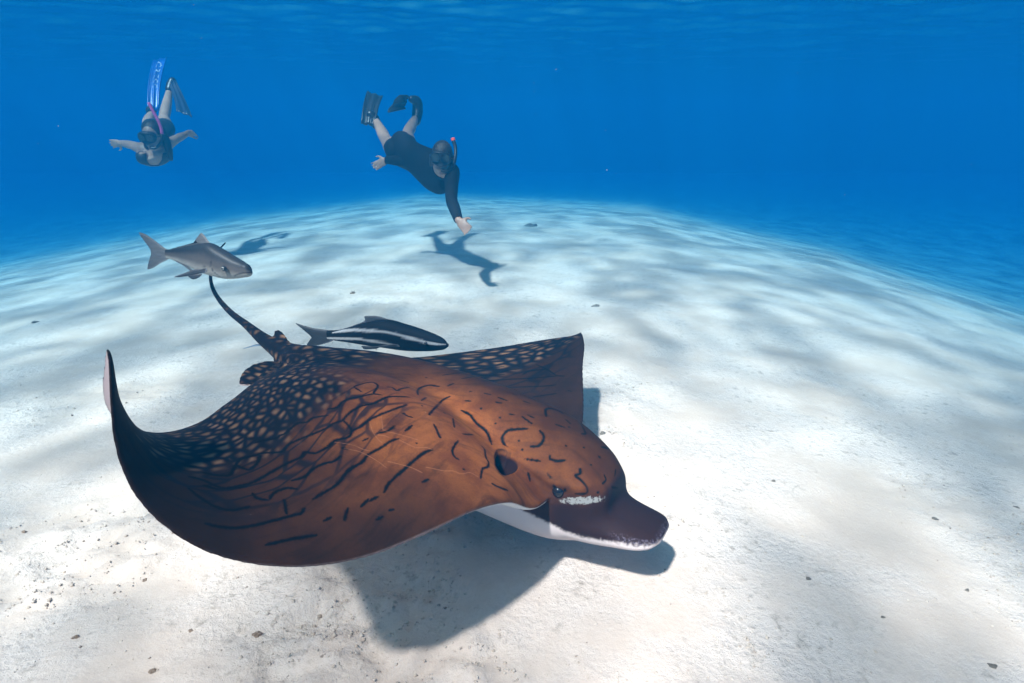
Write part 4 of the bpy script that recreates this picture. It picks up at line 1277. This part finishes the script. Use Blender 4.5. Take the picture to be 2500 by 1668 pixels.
# --- the diver in a black wetsuit, reaching down to the sand
def diver_wetsuit():
    def q(x, y, d): return at(850 + x / 4.126, 200 + y / 4.126, d)
    sh_r, sh_l = q(1040, 905, 4.36), q(800, 850, 4.66)
    hip_l, hip_r = q(478, 690, 5.00), q(585, 655, 5.06)
    el_r, wr_r = q(1042, 1190, 4.20), q(1112, 1395, 4.03)
    el_l, wr_l = q(590, 805, 4.86), q(385, 786, 4.98)
    kn_l, an_l = q(385, 590, 5.36), q(283, 398, 5.70)
    kn_r, an_r = q(600, 520, 5.38), q(672, 372, 5.72)
    lat = (sh_r - sh_l).normalized()
    pel = (hip_l + hip_r) / 2; chest = (sh_r + sh_l) / 2 + Vector((-.02, .05, -.04))
    hd = Head(q(944, 775, 4.32), Vector((-0.02, -1.0, -0.12)), Vector((0.10, 0.12, 1.0)), 0.92)
    bm = bmesh.new()
    torso(bm, [(pel + (pel - chest) * .10, .080, .065), (pel, .138, .096), (pel.lerp(chest, .35), .118, .084), (pel.lerp(chest, .65), .132, .094),
               (pel.lerp(chest, .88), .148, .098), (chest + (chest - pel) * .10, .130, .085), (chest + (chest - pel) * .22, .075, .065)], lat)
    neck = (sh_r + sh_l) / 2
    limb(bm, [neck + Vector((0, .02, -.02)), hd.p(0, -.03, -.07)], [.066, .056])
    limb(bm, [chest.lerp(sh_r, .6), sh_r, sh_r.lerp(el_r, .5), el_r, el_r.lerp(wr_r, .4), wr_r], [.058, .054, .043, .036, .035, .025])
    limb(bm, [chest.lerp(sh_l, .6), sh_l, sh_l.lerp(el_l, .5), el_l, el_l.lerp(wr_l, .4), wr_l], [.058, .054, .043, .036, .035, .025])
    hand(bm, wr_r, (q(1190, 1475, 4.0) - wr_r), Vector((-.2, -1, .2)), .55, 1, .9)
    hand(bm, wr_l, (q(318, 825, 5.0) - wr_l), Vector((0, -1, .1)), .6, -1, .85)
    for hp, kn, an in ((hip_l, kn_l, an_l), (hip_r, kn_r, an_r)):
        limb(bm, [hp, hp.lerp(kn, .45), kn, kn.lerp(an, .35), an], [.088, .072, .051, .051, .033])
    hd.skull(bm)
    me = fuse(bm, .0068, 5)
    v, _ = mesh_arrays(me)
    o = finish_person('person', me, pel, 'snorkeler in black long sleeved wetsuit reaching one arm down to the sand')
    keep = np.zeros(len(v), bool)
    da, ta = seg_dist(v, pel + (pel - chest) * .15, chest + (chest - pel) * .18); keep |= (da < .26)
    for a, b in ((sh_r, el_r), (sh_l, el_l)):
        d_, t_ = seg_dist(v, a, b); keep |= d_ < .085
    for a, b in ((el_r, wr_r), (el_l, wr_l)):
        d_, t_ = seg_dist(v, a, b); keep |= (d_ < .07) & (t_ < .985)
    for hp, kn in ((hip_l, kn_l), (hip_r, kn_r)):
        d_, t_ = seg_dist(v, hp, kn); keep &= ~((d_ < .12) & (t_ > .18))
    for a, b in ((el_r, wr_r), (el_l, wr_l)):
        tip = b + (b - a).normalized() * .10
        keep &= ~((np.linalg.norm(v - np.array(tip), axis=1) < .105))
    hl = (v - np.array(hd.c)) @ np.array([hd.r, hd.f, hd.u]).T
    keep &= ((hl[:, 0] / .088) ** 2 + (hl[:, 1] / .125) ** 2 + ((hl[:, 2] + .012) / .128) ** 2) > 1.05
    cover('wetsuit', me, keep, .006, MT['suit'], o)
    hair_cap(hd, o, MT['hair'], [([(.03, -.08, .02), (.03, -.115, -.04), (.05, -.11, -.10)], [.045, .04, .02]), ([(-.03, -.08, .02), (-.04, -.115, -.04), (-.05, -.12, -.09)], [.045, .04, .02]), ([(-.07, -.02, .0), (-.085, -.01, -.06), (-.09, .0, -.10)], [.03, .024, .016]), ([(.07, -.02, .0), (.08, -.02, -.05)], [.028, .02])], -.004)
    sn = [hd.p(-.010, .108, -.066), hd.p(-.050, .106, -.072), hd.p(-.090, .060, -.045), hd.p(-.104, .022, .03), hd.p(-.098, -.012, .09), hd.p(-.080, -.030, .135), hd.p(-.070, -.034, .158)]
    head_gear(hd, o, GEAR, (sn, .0125, 33), (MT['rubber'], MT['orange']))
    # fins
    heel = an_l
    swim_fin(o, [(an_l + Vector((0, 0, -.03)), .046), (q(262, 378, 5.72), .052), (q(225, 330, 5.70), .045)],
             [q(140, 425, 5.66), q(265, 440, 5.66), q(350, 148, 5.86), q(198, 100, 5.86)],
             MT['rubber'], MT['black_blade'], MT['rubber'], 4, 'upright black fin with pale patch')
    swim_fin(o, [(an_r + Vector((.01, 0, -.02)), .044), (q(700, 280, 5.74), .052), (q(690, 195, 5.70), .046), (q(640, 175, 5.66), .035)],
             [q(560, 268, 5.58), q(600, 160, 5.62), q(500, 140, 5.52), q(388, 310, 5.40)], MT['rubber'], MT['black_blade'], MT['rubber'], 4, 'black fin bent down to the side')
    return o
diver_wetsuit()

# --- the diver in a dark swimsuit, arms spread, coming down towards us
def diver_swimsuit():
    def q(x, y, d): return at(240 + x / 5.057, 120 + y / 5.057, d)
    sh_l, sh_r = q(545, 1235, 5.42), q(835, 1185, 5.46)
    chest = q(690, 1290, 5.42); pel = q(745, 1010, 5.86)
    hip_l, hip_r = q(670, 985, 5.90), q(815, 985, 5.92)
    el_l, wr_l = q(405, 1185, 5.50), q(275, 1160, 5.62)
    el_r, wr_r = q(965, 1110, 5.52), q(1085, 1050, 5.62)
    kn_l, an_l = q(612, 905, 6.10), q(655, 800, 6.42)
    kn_r, an_r = q(812, 850, 6.22), q(878, 520, 6.45)
    lat = (sh_r - sh_l).normalized()
    hd = Head(q(672, 1075, 5.28), Vector((-0.02, -1.0, -0.30)), Vector((0.06, -0.28, 1.0)), 0.95)
    bm = bmesh.new()
    torso(bm, [(pel + (pel - chest) * .08, .090, .070), (pel, .140, .096), (pel.lerp(chest, .35), .115, .084), (pel.lerp(chest, .68), .130, .094),
               (chest, .145, .105), (chest + Vector((0, -.05, .03)), .135, .085)], lat)
    for s in (-1, 1): ball(bm, chest + lat * (s * .058) + Vector((0, -.066, -.022)), .054)
    limb(bm, [(sh_l + sh_r) / 2 + Vector((0, .0, -.0)), hd.p(0, -.02, -.085)], [.062, .052])
    limb(bm, [chest.lerp(sh_l, .6), sh_l, sh_l.lerp(el_l, .5), el_l, el_l.lerp(wr_l, .4), wr_l], [.060, .055, .045, .037, .036, .025])
    limb(bm, [chest.lerp(sh_r, .6), sh_r, sh_r.lerp(el_r, .5), el_r, el_r.lerp(wr_r, .4), wr_r], [.060, .055, .045, .037, .036, .025])
    hand(bm, wr_l, (q(200, 1165, 5.66) - wr_l), Vector((0, -.9, -.3)), .15, 1, .92)
    hand(bm, wr_r, (q(1150, 1035, 5.60) - wr_r), Vector((0, -.7, -.6)), .9, -1, .92)
    limb(bm, [hip_l, hip_l.lerp(kn_l, .45), kn_l, kn_l.lerp(an_l, .35), an_l], [.090, .074, .051, .050, .033])
    limb(bm, [hip_r, hip_r.lerp(kn_r, .45), kn_r, kn_r.lerp(an_r, .35), an_r], [.090, .074, .052, .051, .033])
    limb(bm, [an_r, q(878, 480, 6.44)], [.036, .032])
    hd.skull(bm)
    me = fuse(bm, .0068, 5)
    v, _ = mesh_arrays(me)
    o = finish_person('person', me, pel, 'snorkeler in dark swimsuit diving head first with arms spread and blue fin raised')
    keep = np.zeros(len(v), bool)
    da, ta = seg_dist(v, pel, chest + Vector((0, -.05, -.02))); keep |= da < .24
    rel = v - np.array((sh_l + sh_r) / 2)
    lx = rel @ np.array(lat)
    for a, b in ((sh_r, el_r), (sh_l, el_l), (el_r, wr_r), (el_l, wr_l)):
        d_, t_ = seg_dist(v, a, b); keep &= ~(d_ < .075)
    for hp, kn in ((hip_l, kn_l), (hip_r, kn_r)):
        d_, t_ = seg_dist(v, hp, kn); keep &= ~((d_ < .12) & (t_ > .12))
    hl = (v - np.array(hd.c)) @ np.array([hd.r, hd.f, hd.u]).T
    keep &= ~((hl[:, 2] > -.14) & (np.abs(hl[:, 0]) < .13) & (np.abs(hl[:, 1]) < .15))
    # deep neckline
    px, py, _d = project(v)
    zx, zy = (px - 240) * 5.057, (py - 120) * 5.057
    front = (v[:, 1] < chest.y + .03)
    keep &= ~(front & (np.abs(zx - 690) < np.interp(zy, [1150, 1250, 1380, 1430], [120, 105, 85, 40])) & (zy < 1430))
    cover('swimsuit', me, keep, .006, MT['swimsuit'], o)
    hair_cap(hd, o, MT['hair'], [([(-.04, -.07, .03), (-.085, -.04, -.05), (-.11, .0, -.13), (-.12, .02, -.20)], [.045, .036, .03, .018]),
                                 ([(.04, -.07, .03), (.085, -.05, -.04), (.10, -.02, -.11)], [.045, .034, .02]), ([(0, -.08, .05), (0, -.12, -.03)], [.05, .03])])
    sn = [hd.p(-.010, .108, -.066), hd.p(-.055, .106, -.070), hd.p(-.092, .060, -.03), hd.p(-.100, .010, .05), hd.p(-.080, -.02, .13), hd.p(-.040, -.05, .21), hd.p(-.008, -.075, .275)]
    head_gear(hd, o, GEAR, (sn, .0115, 18), (MT['rubber'], MT['pink']))
    swim_fin(o, [(an_l + Vector((0, 0, -.03)), .046), (an_l + Vector((0.0, 0, .03)), .05), (q(665, 745, 6.40), .046)],
             [q(622, 765, 6.38), q(745, 755, 6.38), q(850, 105, 6.62), q(690, 135, 6.62)], MT['blue_blade'], MT['blue_blade'], MT['rubber'], 3,
             'translucent blue fin blade with pale lettering', 'CRESSI')
    swim_fin(o, [(q(880, 500, 6.44), .042), (q(900, 440, 6.46), .048), (q(915, 395, 6.46), .040)],
             [q(880, 420, 6.42), q(940, 380, 6.44), q(1150, 835, 6.20), q(960, 760, 6.18)], MT['navy_blade'], MT['navy_blade'], MT['rubber'], 3,
             'dark navy fin turned downwards')
    return o
diver_swimsuit()

# ------------------------------------------------------------------ rubble, grit and specks
def sand_at(px, py):
    """where the line of sight through a photograph pixel meets the sand"""
    d = at(px, py, 1.0) - Vector((0, 0, CAM_Z))
    t = 0.5
    for _ in range(400):
        p = Vector((0, 0, CAM_Z)) + d * t
        g = float(sand_surface(np.array([p.x]), np.array([p.y]))[0])
        if p.z <= g: break
        t += max(0.004, (p.z - g) * 0.5)
    return Vector((p.x, p.y, g))

def rubble_mesh(seed, flat=0.6):
    rng = random.Random(seed)
    bm = bmesh.new(); bmesh.ops.create_icosphere(bm, subdivisions=2, radius=1.0)
    off = Vector((rng.uniform(0, 50), rng.uniform(0, 50), rng.uniform(0, 50)))
    from mathutils import noise
    for v in bm.verts:
        n = noise.noise(v.co * 1.3 + off) * 0.6 + noise.noise(v.co * 3.1 + off) * 0.4
        v.co *= 1 + n
        v.co.z *= flat; v.co.x *= 1.25
    me = bpy.data.meshes.new('coral_fragment'); bm.to_mesh(me); bm.free()
    return me

stone = simple_mat('dead_coral', (0.24, 0.205, 0.165), 0.9, 0.5, 60.0, 0.6, 0.1)
brown = simple_mat('brown_shell', (0.27, 0.19, 0.13), 0.8, 0.4, 60.0, 0.4, 0.2)
meshes = [rubble_mesh(k) for k in range(6)]
mesh_b = [m.copy() for m in meshes]
for m in meshes: m.materials.append(stone)
for m in mesh_b: m.materials.append(brown)
rr = random.Random(3)
def rubble(px, py, size_px, label, group=None, ms=meshes, cat='coral', name='coral_fragment'):
    p = sand_at(px, py)
    dep = p.y * _cp - (p.z - CAM_Z) * _sp
    s = size_px * 0.42 * dep / F_PX / 1.2
    o = bpy.data.objects.new(name, ms[rr.randrange(len(ms))])
    link(o); o.location = p - Vector((0, 0, s * 0.1)); o.scale = (s, s * rr.uniform(.7, 1), s * rr.uniform(.8, 1.2))
    o.rotation_euler = (rr.uniform(-.3, .3), rr.uniform(-.3, .3), rr.uniform(0, 6.28))
    tag(o, label, cat, group, 'thing')
    return o
rubble(1455, 748, 30, 'dark round coral lump alone on the far bright sand')
rubble(1293, 553, 36, 'dark lump on the distant sand beside the wetsuit diver\'s hand')
rubble(86, 788, 22, 'small grey lump near the left edge of the photo')
rubble(1472, 1060, 20, 'dark crumb on sand just beside the ray\'s brow')
for dx, dy in ((0, 0),):
    o = rubble(862, 716, 16, 'brown broken shell on the sand above the black striped cobia', None, mesh_b, 'shell', 'broken_shell')
    # two prongs of the broken rim
    for a in (-1, 1):
        bm = bmesh.new()
        tube(bm, [Vector((0, .4 * a, .2)), Vector((.6 * a, .9 * a, .55)), Vector((1.0 * a, 1.3 * a, 1.0))], [.38, .25, .10], 8)
        me = bpy.data.meshes.new('prong'); bm.to_mesh(me); bm.free(); me.materials.append(brown)
        link(bpy.data.objects.new('prong', me), o)
ONES = [
    (2423, 1627, 24, 'brown grey coral fragment in the bottom right corner of the sand', stone),
    (2155, 1508, 14, 'dark coral crumb in the shaded patch between the snout and the bottom right corner', stone),
    (2361, 1442, 14, 'dark coral crumb on the bright sand straight above the bottom right fragment', stone),
    (2283, 1268, 17, 'coral crumb right of the ray\'s snout, level with its mouth', stone),
    (1974, 1415, 17, 'coral crumb on the sand right of the shadow under the ray\'s snout', stone),
    (1887, 1176, 15, 'small coral crumb right of the ray\'s forehead, out on the open sand', stone),
    (2483, 1241, 17, 'coral crumb touching the right edge of the picture', stone),
    (467, 1545, 22, 'brown coral crumb below the near wing, next left of the largest fragment', brown),
    (373, 1640, 19, 'brown coral crumb at the very bottom, below and left of the near wing', brown),
    (186, 1556, 19, 'brown coral crumb nearest the bottom left corner', brown),
    (356, 1418, 16, 'brown coral crumb just under the lowest curve of the near wing', brown),
    (60, 1300, 15, 'brown coral crumb at the left edge, level with the near wing', brown),
]
for x, y, s, lab, m_ in ONES:
    rubble(x, y, s, lab, None, mesh_b if m_ is brown else meshes)
rubble(628, 1554, 30, 'largest brown coral fragment at the bottom, left of the ray\'s shadow', None, mesh_b)

def scatter(name, pos, size, mat, label, jitter=0.35):
    """many tiny octahedral crumbs joined into one mesh"""
    n = len(pos)
    rng = np.random.default_rng(8)
    o6 = np.array([(1, 0, 0), (-1, 0, 0), (0, 1, 0), (0, -1, 0), (0, 0, .8), (0, 0, -.8)], float)
    f8 = np.array([(0, 2, 4), (2, 1, 4), (1, 3, 4), (3, 0, 4), (2, 0, 5), (1, 2, 5), (3, 1, 5), (0, 3, 5)])
    ang = rng.uniform(0, 6.28, n)
    c, s = np.cos(ang), np.sin(ang)
    P = o6[None] * (1 + rng.uniform(-jitter, jitter, (n, 6, 3)))
    P = np.stack([P[..., 0] * c[:, None] - P[..., 1] * s[:, None], P[..., 0] * s[:, None] + P[..., 1] * c[:, None], P[..., 2]], -1)
    V = (P * size[:, None, None] + pos[:, None]).reshape(-1, 3)
    F = (f8[None] + 6 * np.arange(n)[:, None, None]).reshape(-1, 3)
    me = bpy.data.meshes.new(name)
    me.vertices.add(len(V)); me.vertices.foreach_set('co', V.astype(np.float32).ravel())
    me.loops.add(len(F) * 3); me.loops.foreach_set('vertex_index', F.ravel().astype(np.int32))
    me.polygons.add(len(F)); me.polygons.foreach_set('loop_start', np.arange(0, len(F) * 3, 3, dtype=np.int32))
    me.update(calc_edges=True)
    tone = np.repeat(rng.uniform(0, 1, n), 6).astype(np.float32)
    a = me.attributes.new('tone', 'FLOAT', 'POINT'); a.data.foreach_set('value', tone)
    me.materials.append(mat)
    o = link(bpy.data.objects.new(name, me))
    tag(o, label, kind='stuff')

def build_grit():
    rng = np.random.default_rng(4)
    n = 260000
    x = rng.normal(0, 1.25, n); y = 0.75 + np.abs(rng.normal(0, 1.3, n))
    clump = smoothstep(-0.15, 0.45, vnoise(x * 1.7 + 9, y * 1.9 + 4, 11) + 0.4 * vnoise(x * 5, y * 5, 12))
    clump2 = smoothstep(0.0, 0.6, vnoise(x * 9, y * 9, 33))
    keep = rng.uniform(0, 1, n) < (0.03 + 0.45 * clump * (0.25 + 0.75 * clump2))
    x, y = x[keep], y[keep]
    size = np.clip(rng.lognormal(-6.3, 0.55, len(x)), .0008, .006)
    z = sand_surface(x, y) - size * 0.25
    m, nt, b = new_mat('grit')
    t = N(nt, 'ShaderNodeAttribute', attribute_name='tone').outputs['Fac']
    c = mix_col(nt, map_range(nt, t, 0.0, 0.85), (0.64, 0.55, 0.46), (0.48, 0.39, 0.31))
    c = mix_col(nt, map_range(nt, t, 0.93, 1.0), c, (0.26, 0.20, 0.15))
    nt.links.new(c, b.inputs['Base Color']); b.inputs['Roughness'].default_value = 0.9
    scatter('sand_grit', np.stack([x, y, z], -1), size, m, 'coarse shell grit scattered over the near sand')
build_grit()

def build_specks():
    rng = np.random.default_rng(12)
    pos = []
    while len(pos) < 120:
        p = at(rng.uniform(0, 2500), rng.uniform(0, 1668), rng.uniform(.45, 2.6))
        if p.z > 0.2: pos.append(p)
    m = simple_mat('drifting_speck', (0.7, 0.68, 0.62), 0.8)
    scatter('drifting_specks', np.array(pos), rng.uniform(.0002, .0005, len(pos)), m, 'tiny pale specks drifting in the water')
build_specks()
